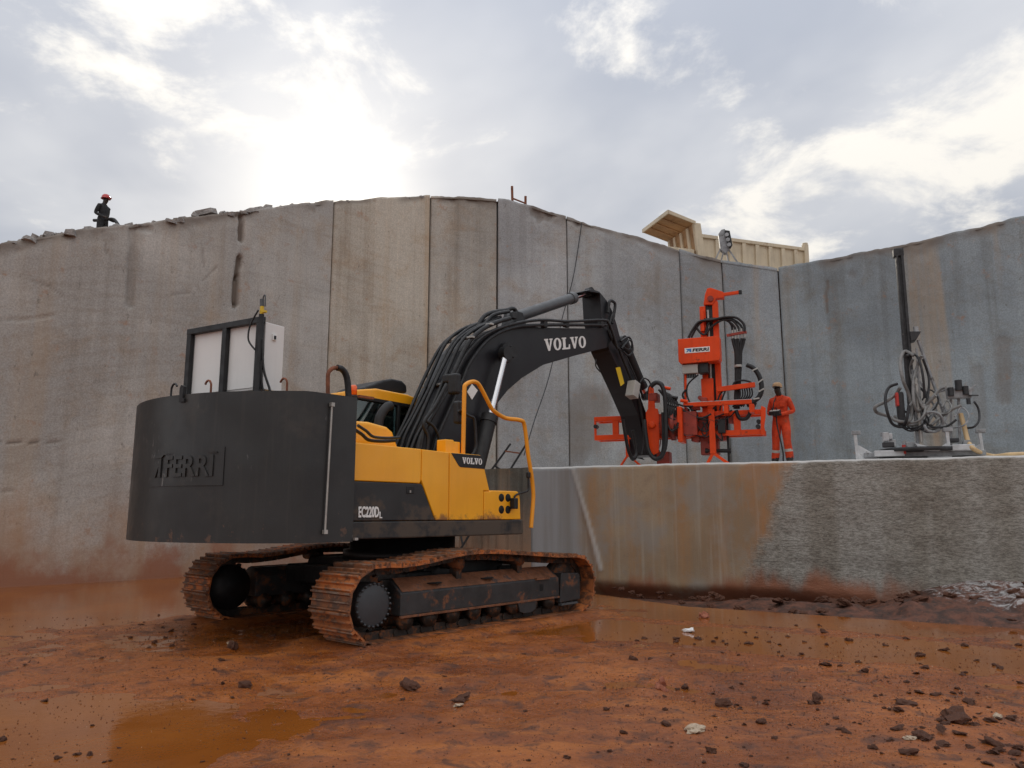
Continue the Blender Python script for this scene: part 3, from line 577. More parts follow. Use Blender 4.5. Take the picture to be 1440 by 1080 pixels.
# shoe mesh: local x along travel, z pointing inwards (path is traversed clockwise seen from -y => outward is to the left)
def shoe_mesh():
    mb=MB(); w=.395; l=PIT*.5; t=.014
    prof=[(-l,0),(-l*.94,-.042),(-l*.74,-.042),(-l*.62,0),(-.10*l,0),(-.02*l,-.034),(.14*l,-.034),(.22*l,0),(l*.70,0),(l*.78,-.034),(l*.92,-.034),(l,0),(l,.022),(-l,.022)]
    mb.prism(prof,-w,w); return mb.mesh('track_shoe')
SHOE=shoe_mesh(); SHOE.materials.append(MATS['track_mud'])
def make_track(sg):
    yc=sg*1.71; yo=sg
    tr=bpy.data.objects.new('track',None); COL.objects.link(tr); tr.parent=ex; tr.empty_display_size=.1
    for i,(c,a,l) in enumerate(SH):
        o=bpy.data.objects.new('track_shoe',SHOE); COL.objects.link(o); o.parent=tr; o.location=(c[0],yc+rnd.uniform(-.006,.006),c[1]); 
        # path direction angle a in xz plane; outward normal is -z of the shoe
        o.rotation_euler=(0,-a if True else 0,0)
        if True:
            pass
        m=Matrix.Rotation(-a,4,'Y'); nin=m@Vector((0,0,1)); cen=Vector((-.1-c[0],0,.5-c[1]))
        if nin.dot(cen)<0: o.rotation_euler=(0,-a+math.pi,0)
    mb=MB()
    for i,(c,a,l) in enumerate(SH):
        rot=Matrix.Rotation(-a,3,'Y'); cen=Vector((-.1-c[0],0,.5-c[1])); nin=(rot@Vector((0,0,1))); sgn=1 if nin.dot(cen)>0 else -1
        for dy in (-.11,.11):
            p=Vector((c[0],yc+dy,c[1]))+nin*sgn*.07
            mb.box(p,(PIT*.86,.05,.10),rot)
            mb.cyl(p+Vector((0,-.03,0))+rot@Vector((PIT*.42,0,0)),p+Vector((0,.03,0))+rot@Vector((PIT*.42,0,0)),.045,n=8)
        mb.cyl(Vector((c[0],yc-.15,c[1]))+nin*sgn*.075+rot@Vector((PIT*.5,0,0)),Vector((c[0],yc+.15,c[1]))+nin*sgn*.075+rot@Vector((PIT*.5,0,0)),.028,n=8)
    mb.build('track_chain','track_metal',tr)
    # frame
    mb=MB(); y1=yc+yo*.29; y2=yc-yo*.20
    sec=[(y1,.29),(y1,.57),(yc+yo*.06,.735),(yc-yo*.1,.735),(y2,.60),(y2,.29)]
    mb.prism(sec,-1.72,1.56,'x'); mb.build('track_frame','frame_steel',tr,.012)
    mb=MB(); mb.bb(-1.72,1.56,y1-yo*.02,y1+yo*.012,.262,.292); mb.build('frame_flange','frame_mud',tr,.004)
    mb=MB(); 
    # caked mud lying on the sloping frame top
    xs=np.linspace(-1.68,1.5,60); ys=np.linspace(0,1,7); V=[];
    for x in xs:
        for t in ys:
            yy=y1-yo*(.02+t*.21); zz=.575+t*.16+.012+.03*max(0,float(vnoise(x*5,t*3+sg))-.25)*math.sin(math.pi*min(1,max(0.0,t*.9+.05))); V.append((x,yy,zz))
    me=grid_mesh('mud_cake',np.array(V),quads(60,7)); link('mud_cake',me,'frame_mud',tr)
    mb=MB(); mb.prism([(1.58,.18),(1.62,.64),(2.07,.62),(2.11,.58),(2.11,.20)],yc+yo*.14,y1+yo*.005); mb.build('front_guard','frame_steel',tr,.012)
    mb=MB(); mb.bb(1.60,2.02,y1-yo*.05,y1+yo*.02,.14,.17); mb.build('guard_lip','grey_barrel',tr)
    mb=MB(); mb.bb(.98,1.30,y1-yo*.03,y1+yo*.02,.57,.60); mb.build('step_plate','frame_mud',tr)
    mb=MB(); mb.bb(1.08,1.16,y1-yo*.02,y1+yo*.004,.40,.50); mb.build('frame_slot','dark_recess',tr)
    for x in (-1.05,-.02): 
        mb=MB(); mb.lathe([(0,0),(.13,0),(.13,.012),(0,.012)],(x,yc+yo*.16,.655),'z',14); o=mb.build('frame_opening','dark_recess',tr)
    for x in np.linspace(-1.55,1.42,8):
        mb=MB(); c=(x,yc,.215); mb.lathe([(0,-.26),(.05,-.26),(.06,-.23),(.12,-.22),(.125,-.12),(.09,-.10),(.09,.10),(.125,.12),(.12,.22),(.06,.23),(.05,.26),(0,.26)],c,'y',16); mb.build('road_roller','track_metal',tr)
    for x in (-.55,.75):
        mb=MB(); mb.lathe([(0,-.2),(.08,-.2),(.08,.2),(0,.2)],(x,yc,.885),'y',14); mb.bb(x-.05,x+.05,yc-.16,yc-.02,.68,.9); mb.build('carrier_roller','track_metal',tr)
    mb=MB(); mb.prism([(.55,.30),(.62,.13),(.72,.10),(.88,.10),(.98,.14),(1.02,.30)],y1-yo*.03,y1); mb.build('chain_guide','frame_steel',tr,.006)
    # sprocket and idler
    mb=MB(); k=21; pr=[]
    for i in range(k*4):
        a=2*math.pi*i/(k*4); r=.40 if (i%4) in (0,1) else .345; pr.append((-2.14+r*math.cos(a),.475+r*math.sin(a)))
    mb.prism(pr,yc-.04,yc+.04); sp=mb.build('sprocket','track_metal',tr)
    mb=MB(); mb.lathe([(0,yo*.27),(.255,yo*.27),(.275,yo*.25),(.275,yo*.04),(.33,yo*.03),(.33,-yo*.2),(0,-yo*.2)],(-2.14,yc,.465),'y',40); dr=mb.build('final_drive','grey_barrel' if False else 'black_steel',tr)
    mb=MB(); mb.lathe([(0,yo*.276),(.235,yo*.276),(.25,yo*.268)],(-2.14,yc,.465),'y',40); mb.build('drive_cover','frame_cover',tr)
    mb=MB(); mb.lathe([(0,yo*.292),(.016,yo*.292),(.016,yo*.262)],(0,0,0),'y',6); bme=mb.mesh('cover_bolt'); bme.materials.append(MATS['frame_cover'])
    for i in range(24):
        a=2*math.pi*i/24; o=bpy.data.objects.new('cover_bolt',bme); COL.objects.link(o); o.parent=tr; o.location=(-2.14+.258*math.cos(a),yc,.465+.258*math.sin(a))
    mb=MB(); mb.lathe([(0,-.12),(.30,-.12),(.36,-.10),(.36,-.04),(.385,-.035),(.385,.035),(.36,.04),(.36,.10),(.30,.12),(0,.12)],(1.95,yc,.45),'y',36); mb.build('idler','track_metal',tr)
pmat('frame_cover',(.050,.054,.060),.45,var=.15,dirt=(.2,.1,.05),damt=.05,dscale=6,bump=.05)
make_track(-1); make_track(1)
mb=MB(); mb.prism([(-.95,.42),(-.8,.90),(.8,.90),(.95,.42)],-1.45,1.45); mb.bb(-1.2,-.7,-1.5,1.5,.5,.78); mb.bb(.7,1.2,-1.5,1.5,.5,.78); mb.build('car_body','black_steel',ex,.03)
mb=MB(); mb.lathe([(0,.88),(.95,.88),(.95,1.02),(.85,1.03),(.85,1.27),(0,1.27)],(0,0,0),'z',48); mb.build('swing_ring','black_steel',ex)
# ---- upper structure
SY=-1.6
mb=MB(); mb.prism([(-2.9,1.255),(1.14,1.255),(1.17,1.29),(1.15,1.485),(-2.9,1.485)],SY+.002,1.6); mb.build('turntable_skirt','charcoal_paint',ex,.02)
mb=MB(); mb.bb(-2.9,-.46,SY+.07,1.55,1.486,2.44); mb.bb(-.46,.26,SY+.07,-.62,1.486,2.42); mb.bb(.26,1.04,SY+.07,-.70,1.486,1.88); mb.build('machine_house','yellow_paint',ex,.03)
def panel(name,poly,mat,y0=SY,y1=SY+.07,bev=.012,parent=ex): 
    mb=MB(); mb.prism(poly,y0,y1); return mb.build(name,mat,parent,bev)
panel('engine_side_door',[(-2.9,2.012),(-1.075,2.006),(-1.056,2.05),(-1.056,2.49),(-2.9,2.515)],'yellow_paint')
dd=panel('pump_side_door',[(-2.9,1.492),(-.775,1.492),(-1.03,1.985),(-1.065,2.0),(-2.9,2.004)],'charcoal_paint')
panel('door_latch',[(-1.32,1.86),(-1.18,1.86),(-1.18,1.96),(-1.32,1.96)],'black_steel',SY-.008,SY+.02,.006,dd)
panel('latch_key',[(-1.27,1.87),(-1.245,1.87),(-1.245,1.905),(-1.27,1.905)],'bare_steel',SY-.014,SY,0,dd)
panel('fuel_tank_panel',[(-1.046,2.488),(-1.046,2.05),(-1.02,1.995),(-.762,1.492),(-.505,1.492),(-.515,2.475)],'yellow_paint')
fp=panel('tank_side_panel',[(-.495,1.492),(.225,1.492),(.225,1.93),(.36,1.93),(.30,2.10),(.185,2.44),(.14,2.472),(-.50,2.478)],'yellow_paint')
tb=panel('toolbox_panel',[(.236,1.492),(1.09,1.492),(1.075,1.80),(1.06,1.90),(1.01,1.935),(.40,1.935),(.37,1.92),(.236,1.92)],'yellow_paint')
mb=MB(); mb.bb(.30,1.02,SY+.02,-.70,1.90,1.94); mb.build('toolbox_lid','yellow_paint',ex,.01)
mb=MB(); mb.prism([(-2.9,2.43),(-1.05,2.43),(.10,2.41),(.14,2.44),(.12,2.47),(-1.05,2.488),(-2.9,2.51)],SY+.02,-.6); mb.build('tank_deck','yellow_paint',ex,.015)
for cx,cz in ((.63,1.83),(.785,1.83),(.63,1.645),(.785,1.645)):
    mb=MB(); mb.lathe([(0,-.006),(.058,-.006),(.068,.004),(.068,.03)],(cx,SY,cz),'y',22); mb.build('round_vent','dark_recess',tb)
bd=panel('name_plate',[(-.475,2.468),(-.315,2.285),(-.28,2.268),(.238,2.262),(.195,2.395),(.165,2.452),(.12,2.466)],'black_steel',SY-.006,SY+.01,.003)
def on_side(y,x0,z0): return lambda a,b,c:(x0+a,y-c,z0+b)
mb=slab_text('VOLVO',.43,.095,on_side(SY-.0055,-.25,2.322),.006); mb.build('lettering','white_letter',bd)
me,co=font_mesh('EC220D',.335,.145,.03,.01); map_mesh(me,co,lambda a,b,c:(-2.13+a,SY-.001-.006-(.004 if c>0 else -.004),1.535+b)); link('model_lettering',me,'white_letter',dd)
me,co=font_mesh('L',.045,.085,.02,.01); map_mesh(me,co,lambda a,b,c:(-1.785+a,SY-.001-.006-(.004 if c>0 else -.004),1.525+b)); link('model_lettering',me,'white_letter',dd)
# deck fittings
for (u0,u1,v0,v1) in ((622,634,619,634),(633,643,622,635)):
    a=ey(u0,v1,-1.35); b=ey(u1,v0,-1.35); mb=MB(); mb.bb(a.x,b.x,-1.42,-1.22,2.46,b.z); mb.build('filler_cap_box','yellow_paint',ex,.015)
# engine hood and exhaust
a=[ey(u,v,-.75) for u,v in ((496,592),(520,593),(545,600),(553,607),(562,622))]
mb=MB(); mb.prism([(-2.6,2.44),(-2.6,a[0].z-.02),(a[1].x,a[1].z),(a[2].x,a[2].z),(a[3].x,a[3].z-.0),(a[4].x+.05,2.44)],-.75,.9); mb.build('engine_hood','yellow_paint',ex,.05,3)
q=ey(532,600,-.3); mb=MB(); mb.tube([(q.x,-.3,2.7),(q.x,-.3,q.z),(q.x+.03,-.3,q.z+.16),(q.x+.14,-.3,q.z+.31),(q.x+.24,-.3,q.z+.36)],.075,14); mb.build('exhaust_pipe','black_steel',ex)
mb=MB(); p=[ey(u,v,-1.1) for u,v in ((503,598),(515,606),(525,614),(545,616),(562,615))]; mb.tube([(x.x,-1.1,x.z) for x in p],.022); mb.tube([(x.x,-1.0,x.z-.04) for x in p],.026); mb.build('engine_hose','rubber_hose',ex)
# ---- cab on the far side
def cab():
    c=bpy.data.objects.new('cab',None); COL.objects.link(c); c.parent=ex; c.empty_display_size=.1
    x0,x1,y0,y1,zb,zt=-.70,1.10,.52,1.58,1.49,3.50
    prof=[(x0,zb),(x1+.25,zb),(x1+.30,2.2),(x1-.05,zt-.06),(x0,zt)]
    for y in (y0,y1):
        mb=MB()
        for a,b in ((0,4),(1,2),(2,3),(3,4)): mb.bar((prof[a][0],y,prof[a][1]),(prof[b][0],y,prof[b][1]),.07,.10,(0,1,0))
        mb.bar((.25,y,zb),(.25,y,zt-.02),.06,.10,(0,1,0)); mb.build('side_frame','black_steel',c,.01)
        mb=MB(); mb.prism([(x0+.05,2.45),(.2,2.45),(.2,zt-.08),(x0+.05,zt-.05)],y-.012,y+.012); mb.build('window_pane','cab_glass',c)
        mb=MB(); mb.prism([(.3,2.2),(x1+.24,2.2),(x1-.06,zt-.12),(.3,zt-.08)],y-.012,y+.012); mb.build('window_pane','cab_glass',c)
        mb=MB(); mb.prism([(x0,zb),(x1+.25,zb),(x1+.28,2.18),(.3,2.18),(.2,2.42),(x0,2.42)],y-.025,y+.025); mb.build('side_panel','yellow_paint' if y==y1 else 'black_steel',c)
    mb=MB(); mb.bb(x0-.02,x0+.02,y0+.04,y1-.04,2.5,zt-.12); mb.build('rear_pane','cab_glass',c)
    mb=MB(); mb.bb(x0-.03,x0+.03,y0,y1,zb,2.5); mb.bb(x0-.03,x0+.03,y0,y1,zt-.12,zt); mb.build('rear_panel','black_steel',c)
    mb=MB(); mb.prism([(x1+.29,2.22),(x1-.06,zt-.08),(x1-.09,zt-.08),(x1+.26,2.22)],y0+.04,y1-.04); mb.build('windscreen','cab_glass',c)
    mb=MB(); mb.prism([(x0-.08,zt-.01),(x0-.06,zt+.10),(-.25,zt+.185),(.45,zt+.16),(x1+.02,zt+.03),(x1+.04,zt-.06)],y0-.05,y1+.05); r=mb.build('roof','yellow_paint',c,.035,3)
    # black roof hatch / air unit
    h=[ey(u,v,.62) for u,v in ((510,551),(512,545),(517,542),(540,534),(552,532),(566,535),(573,542),(573,553))]
    mb=MB(); mb.prism([(p.x,max(p.z,zt+.1)) for p in h],.62,1.45); mb.build('roof_unit','black_steel',c,.05,3)
    mb=MB(); mb.bb(-.35,.15,.8,1.35,1.9,2.1); mb.bb(-.42,-.25,.82,1.33,2.0,2.95); mb.bb(-.40,-.28,.95,1.2,2.95,3.15); mb.build('seat','black_steel',c,.04)
    mb=MB(); mb.bb(x0+.03,x1+.2,y0+.03,y1-.03,zb,1.56); mb.build('floor','black_steel',c)
cab()
b=ey(497,556,-.2); mb=MB(); mb.lathe([(0,.16),(.035,.16),(.052,.14),(.055,0),(0,0)],(b.x,-.2,b.z),'z',16); bc=mb.build('beacon','beacon_orange',ex)
mb=MB(); mb.lathe([(0,0),(.06,0),(.06,-.04),(.03,-.05),(.025,-.6),(0,-.6)],(b.x,-.2,b.z),'z',12); mb.build('beacon_post','black_steel',bc)
q0=ey(504,557,-.2); q1=ey(525,560,-.2); mb=MB(); mb.bar(q0,q1,.05,.035); mb.build('work_lamp_bracket','rust_rod',ex)
# ---- handrail, mirrors
p=[ey(u,v,-1.45) for u,v in ((651,640),(652,600),(653,549),(655,541),(663,537),(670,538),(676,545),(690,572),(696,579),(711,588),(722,592),(728,600),(733,640),(738,670),(740,690),(740,705),(737,742))]
mb=MB(); mb.tube([(x.x,-1.45-.15*(i>9),x.z) for i,x in enumerate(p)],.034,10,4); mb.build('handrail','yellow_rail',ex)
def blob(name,u,v,y,sx,sy,sz,mat,bev=.04): 
    q=ey(u,v,y); mb=MB(); mb.box(q,(sx,sy,sz)); return mb.build(name,mat,ex,bev,3)
blob('mirror',639,540,-.95,.14,.2,.34,'black_steel'); blob('mirror',645,580,-1.3,.16,.12,.36,'black_steel')
p=[ey(u,v,-1.4) for u,v in ((645,577),(660,585),(667,590),(669,615),(669,630),(664,640),(655,645),(645,645))]; mb=MB(); mb.tube(p,.024,8); mb.build('mirror_arm','black_steel',ex)
p=[ey(u,v,-1.62) for u,v in ((724,704),(724,698),(730,694),(742,690),(743,680),(743,670))]; mb=MB(); mb.tube(p,.016,7); ma=mb.build('mirror_arm','black_steel',ex)
blob('front_mirror',743,668,-1.62,.07,.06,.10,'black_steel',.02); blob('junction_box',723,708,-1.66,.09,.1,.17,'black_steel',.012)
# ---- tail shroud
CX,CY,CR=-1.30,.40,2.70; ZB,ZT=1.235,3.085
def shroud():
    a0=math.asin((-1.66-CY)/CR); a1=math.asin((2.46-CY)/CR); plan=[(-2.28,-1.70),(-2.95,-1.70)]
    for i in range(49):
        a=a0+(a1-a0)*i/48; plan.append((CX-CR*math.cos(a),CY+CR*math.sin(a)))
    plan[2]=((plan[1][0]+plan[3][0])/2-.025,(plan[1][1]+plan[3][1])/2-.02)
    plan+=[(-2.95,2.50),(-2.28,2.50)]
    mb=MB(); n=len(plan); vs=[(x,y,ZB) for x,y in plan]+[(x,y,ZT) for x,y in plan]
    ins=[(x+.03*(CX-x)/CR if abs(y)<1.6 else x,y*.985,0) for x,y in plan]
    fs=[(i,i+1,n+i+1,n+i) for i in range(n-1)]; mb.add(vs,fs,True)
    b=len(mb.v); mb.add([(x,y,ZT) for x,y,_ in ins]+[(x,y,ZT-.35) for x,y,_ in ins],[(i,i+1,n+i+1,n+i) for i in range(n-1)],True)
    mb.add([(x,y,ZT) for x,y in plan]+[(x,y,ZT) for x,y,_ in ins],[(i,i+1,n+i+1,n+i) for i in range(n-1)])
    mb.add([(x,y,ZT-.35) for x,y,_ in ins],[tuple(range(n))]); mb.add([(x,y,ZB) for x,y in plan],[tuple(range(n))])
    mb.add([(-2.28,-1.70,ZB),(-2.28,2.50,ZB),(-2.28,2.50,ZT-.02),(-2.28,-1.70,ZT-.02)],[(0,1,2,3)])
    me=mb.mesh('tail_shroud'); o=link('tail_shroud',me,'shroud_paint',ex); return o
sh=shroud()
def cyl_hit(u,v,R=CR):
    d=ray(u,v); o=EX.loc(CAM); dl=Vector((d.dot(EX.u),d.dot(EX.n),d.z)); ox=o.x-CX; oy=o.y-CY
    a=dl.x**2+dl.y**2; b=ox*dl.x+oy*dl.y; c=ox*ox+oy*oy-R*R; t=(-b-math.sqrt(max(0,b*b-a*c)))/a; p=o+dl*t; return math.asin((p.y-CY)/R)*R,p.z
def on_cyl(a,z,h): 
    t=a/CR; r=CR+h; return (CX-r*math.cos(t),CY+r*math.sin(t),z)
# embossed plate and lettering; arc coordinate decreases to the right in view
aL,zt=cyl_hit(216,634); aR,zt2=cyl_hit(317,627); zt=(zt+zt2)/2; zb=(cyl_hit(313,684)[1]+cyl_hit(213,683)[1])/2
mb=MB(); k=20
for (A,B,z0,z1,h) in ((aL,aR,zb,zt,.012),):
    V=[];F=[]
    for i in range(k+1):
        a=A+(B-A)*i/k
        for z in (z0,z1):
            V.append(on_cyl(a,z,h)); V.append(on_cyl(a,z,-.02))
    for i in range(k):
        j=i*4; F+=[(j,j+4,j+6,j+2),(j+2,j+6,j+7,j+3),(j,j+1,j+5,j+4)]
    F+=[(0,2,3,1),(4*k,4*k+1,4*k+3,4*k+2)]; mb.add(V,F)
ep=mb.build('emblem_plate','shroud_paint',sh)
wt=abs(aR-aL); hh=zt-zb
me,co=font_mesh('FERRI',wt*.62,hh*.56,.02,.02,0); map_mesh(me,co,lambda a,b,c:on_cyl(aL-(wt*.27+a),zb+hh*.24+b,.012+(.016 if c>0 else -.004))); link('embossed_lettering',me,'shroud_paint',ep)
mb=MB(); f=lambda a,b:(aL-wt*a,zb+hh*b)
for poly in ([(.05,.84),(.24,.84),(.20,.76),(.10,.76)],[(.10,.60),(.20,.76),(.20,.24),(.16,.24),(.16,.52),(.11,.24),(.07,.24)],[(.27,.88),(.92,.88),(.93,.84),(.27,.84)]):
    k=len(poly); P=[f(*q) for q in poly]; vs=[on_cyl(a,z,.03) for a,z in P]+[on_cyl(a,z,.005) for a,z in P]; mb.add(vs,[tuple(range(k))]+[(i,(i+1)%k,(i+1)%k+k,i+k) for i in range(k)])
mb.build('embossed_mark','shroud_paint',ep)
p0=ey(467,569,-1.74); p1=ey(457,748,-1.74); mb=MB(); mb.cyl(p0,p1,.014,n=8); mb.box(p0,(.05,.05,.05)); mb.box(p1,(.05,.05,.05)); mb.build('level_tube','bare_steel',sh)
p=ey(500,758,-1.72); mb=MB(); mb.box(p,(.05,.04,.03)); mb.build('drain_plug','bare_steel',sh)
for (u,v,sd) in ((228,556,1),(287,547,-1),(400,548,-1)):
    a,z=cyl_hit(u,v); x,y,_=on_cyl(a,0,-.12); zz=ZT
    mb=MB(); r=.085; sx=0; pts=[(x,y,zz-.1),(x,y,zz+.10)]+[(x,y+sd*(-r+r*math.cos(t)),zz+.10+r*math.sin(t)) for t in (.6,1.2,1.9,2.6)]; mb.tube(pts,.014,7); mb.build('lifting_hook','rust_rod' if sd<0 else 'black_steel',sh)
a,z=cyl_hit(258,556); mb=MB(); P=[(-.04,-.10),(.05,-.10),(.05,-.06),(.02,-.05),(.025,.10),(-.02,.12),(-.045,.08)]; vs=[on_cyl(a-q,ZT+w,h) for h in (.03,-.02) for q,w in P]; k=len(P); mb.add(vs,[tuple(range(k)),tuple(range(k,2*k))]+[(i,(i+1)%k,(i+1)%k+k,i+k) for i in range(k)]); mb.build('lifting_lug','black_steel',sh)
# inner deck of the power pack so the shroud is not an empty tub
mb=MB(); mb.bb(-3.25,-2.35,-1.3,1.6,1.3,2.65); mb.build('power_pack','black_steel',ex,.03)
# vertical filler pipe with black hose
p=[ey(u,v,-1.2) for u,v in ((461,556),(461,535),(462,524),(468,518),(475,517))]; mb=MB(); mb.tube(p,.028,9); mb.build('filler_pipe','rust_rod',ex)
p=[ey(u,v,-1.2) for u,v in ((474,517),(482,520),(488,532),(490,556),(490,570))]; mb=MB(); mb.tube(p,.045,9); mb.build('filler_hose','rubber_hose',ex)
# electric cabinet
def cabinet():
    L=Vector((-3.33,.97,0)); R=Vector((-3.02,-.55,0)); e=(R-L); W_=e.length; e.normalize(); n=Vector((e.y,-e.x,0))
    if n.x<0: n=-n                    # pointing forward, away from the viewer
    z0,z1=ZT-.33,4.22
    c=bpy.data.objects.new('electric_cabinet',None); COL.objects.link(c); c.parent=ex; c.empty_display_size=.1
    f=lambda s,d,z:L+e*s+n*d+Vector((0,0,z))
    m=Matrix((e,n,Vector((0,0,1)))).transposed()
    mb=MB()
    for s in (.05,W_*.52,W_-.06): mb.box(f(s,0,(z0+z1)/2),(.09,.07,z1-z0),m)
    mb.box(f(W_/2,0,z1-.03),(W_,.075,.085),m); mb.box(f(W_/2,.01,3.10),(W_,.07,.05),m); mb.build('frame','black_steel',c,.006)
    mb=MB(); mb.box(f(W_/2+.02,.22,(3.24+4.17)/2),(W_-.06,.34,4.17-3.24),m); bx=mb.build('white_housing','white_panel',c,.01)
    for k in range(2):
        s0,s1=((.10,W_*.52-.05),(W_*.52+.05,W_-.11))[k]; mb=MB(); mb.box(f((s0+s1)/2,.045,3.71),(s1-s0,.02,.88),m); mb.build('door_panel','white_panel',bx,.006)
    mb=MB(); mb.box(f(W_+.002,.20,3.98),(.02,.07,.09),m); sw=mb.build('switch_plate','white_letter',bx,.004); mb=MB(); mb.box(f(W_+.016,.20,3.975),(.02,.03,.05),m); mb.build('switch_knob','black_print',bx,.004)
    mb=MB(); mb.cyl(f(W_+.01,-.05,z0),f(W_+.01,-.05,4.25),.035,n=10); mb.build('mast_tube','black_steel',c)
    mb=MB(); mb.cyl(f(W_+.01,-.05,4.25),f(W_+.01,-.05,4.36),.028,n=10); mb.box(f(W_+.04,-.05,4.28),(.1,.04,.03),m); mb.build('coupling','label_yellow',c)
    mb=MB(); mb.cyl(f(W_+.01,-.05,4.36),f(W_+.0,-.05,4.46),.03,n=10); mb.tube([f(W_+.01,-.05,4.4),f(W_+.03,-.05,4.5),f(W_+.06,-.05,4.5),f(W_+.07,-.05,4.35)],.010,6); mb.build('cap_fitting','grey_barrel',c)
    mb=MB(); mb.tube([f(W_,-.1,4.3),f(W_-.12,-.12,4.1),f(W_-.14,-.12,3.9),f(W_-.02,-.1,3.75)],.012,6); mb.tube([f(W_+.05,-.05,3.9),f(W_+.07,-.02,3.5),f(W_+.14,.05,3.2),f(W_+.2,.05,2.95)],.016,6); mb.tube([f(W_+.05,-.05,3.6),f(W_+.05,-.02,3.3),f(W_+.09,.05,3.0)],.016,6); mb.build('cabinet_cable','rubber_hose',c)
    mb=MB()
    for s in np.linspace(W_*.55,W_-.15,8): mb.cyl(f(s,.2,3.10),f(s,.2,3.25),.03,n=8)
    mb.build('cable_gland','dusty_steel',c)
cabinet()
# ---- boom
def pxs(lst,y): return [(q.x,q.z) for q in (ey(u,v,y) for u,v in lst)]
BT=[(578,640),(588,618),(605,592),(620,565),(635,530),(655,492),(672,476),(690,466),(712,459),(740,459),(772,461),(822,462),(845,460),(857,466),(860,478),(853,489),(840,492)]
BB=[(832,492),(785,504),(740,517),(710,535),(690,552),(667,580),(655,605),(640,640),(634,660)]
bp=pxs(BT,-.34)+pxs(BB,.1); bp=[(-.15,1.95)]+bp+[(.55,1.95)]
mb=MB(); mb.prism(bp,-.34,.34); bm=mb.build('boom','boom_paint',ex,.025)
mb=MB(); c=ey(712,496,-.36); mb.cyl((c.x,-.56,c.z),(c.x,.56,c.z),.115,n=20); mb.cyl((c.x,-.42,c.z),(c.x,.42,c.z),.19,n=20); mb.build('cylinder_pin_boss','black_steel',bm)
a=ey(766,494,-.345); b=ey(825,488.5,-.345); ang=math.atan2(b.z-a.z,b.x-a.x); ln=math.hypot(b.x-a.x,b.z-a.z); a2=ey(767,477,-.345)
ht=math.hypot(a2.x-a.x,a2.z-a.z)
mb=slab_text('VOLVO',ln,ht,lambda p,q,d:(a.x+p*math.cos(ang)-q*math.sin(ang)*.4,-.3395-d,a.z+p*math.sin(ang)+q*math.cos(ang)),.006); mb.build('lettering','white_letter',bm)
P=[ey(u,v,-.35) for u,v in ((664,540),(672,549),(664,562),(657,551))]; mb=MB(); mb.add([(p.x,-.348,p.z) for p in P]+[(p.x,-.338,p.z) for p in P],[(0,1,2,3),(4,5,6,7),(0,1,5,4),(1,2,6,5),(2,3,7,6),(3,0,4,7)]); mb.build('warning_diamond','white_letter',bm)
# hoses and pipes along the boom back
HB=[(585,640),(592,618),(606,590),(621,558),(637,522),(655,486),(675,468),(697,458),(715,452)]
tops=[ey(u,v,-.34) for u,v in HB]
for i,(y,of) in enumerate(((-.40,.02),(-.30,.06),(-.18,.09),(-.06,.09),(.08,.09),(.2,.08))):
    pts=[]
    for j,q in enumerate(tops):
        a=tops[max(0,j-1)]; b=tops[min(len(tops)-1,j+1)]; d=Vector((b.x-a.x,0,b.z-a.z)).normalized(); nn=Vector((-d.z,0,d.x)); k=.05*math.sin(j*1.1+i*2)
        pts.append(Vector((q.x,y,q.z))+nn*(of+.02+k*.4))
    mb=MB(); mb.tube(pts,.032 if i else .042,8); mb.build('boom_hose','rubber_hose',bm)
def hose(name,pix,y,r,parent=ex,mat='rubber_hose',n=8):
    pts=[]
    for i,q in enumerate(pix):
        yy=y if not isinstance(y,tuple) else y[0]+(y[1]-y[0])*i/(len(pix)-1); pts.append(ey(q[0],q[1],yy))
    mb=MB(); mb.tube(pts,r,n); return mb.build(name,mat,parent)
hose('boom_hose',[(590,640),(597,605),(613,577),(632,545),(644,520),(658,495),(684,470),(720,456),(760,450),(800,452),(848,450),(856,455),(862,470),(868,490)],-.42,.03,bm)
hose('boom_hose',[(608,640),(616,612),(630,580),(648,540),(662,508),(690,475),(725,460),(770,457),(820,457),(853,457)],-.40,.034,bm,'black_steel')
hose('boom_hose',[(600,640),(602,615),(596,600),(598,590),(612,570),(628,540)],-.47,.032,bm)
hose('boom_hose',[(614,640),(618,618),(610,600),(596,590)],-.45,.026,bm)
hose('boom_hose',[(668,468),(678,448),(690,440),(712,436),(722,434),(728,442)],-.1,.042,bm); hose('boom_hose',[(676,466),(686,450),(696,442),(716,438)],-.2,.036,bm)
for (u,v,w) in ((616,541,.5),(645,478,.42),(672,460,.4)):
    q=ey(u,v,-.1); mb=MB(); mb.box((q.x,-.1,q.z),(.08,.75,.04)); mb.build('hose_clamp','bare_steel',bm,.008)
for (u,v) in ((722,444),(765,456),(796,456),(845,456)):
    q=ey(u,v,-.38); mb=MB(); mb.box(q,(.12,.1,.13)); mb.build('pipe_clamp','black_steel',bm,.012)
blob('boom_lamp',630,533,-.45,.16,.16,.16,'black_steel').name='boom_lamp'
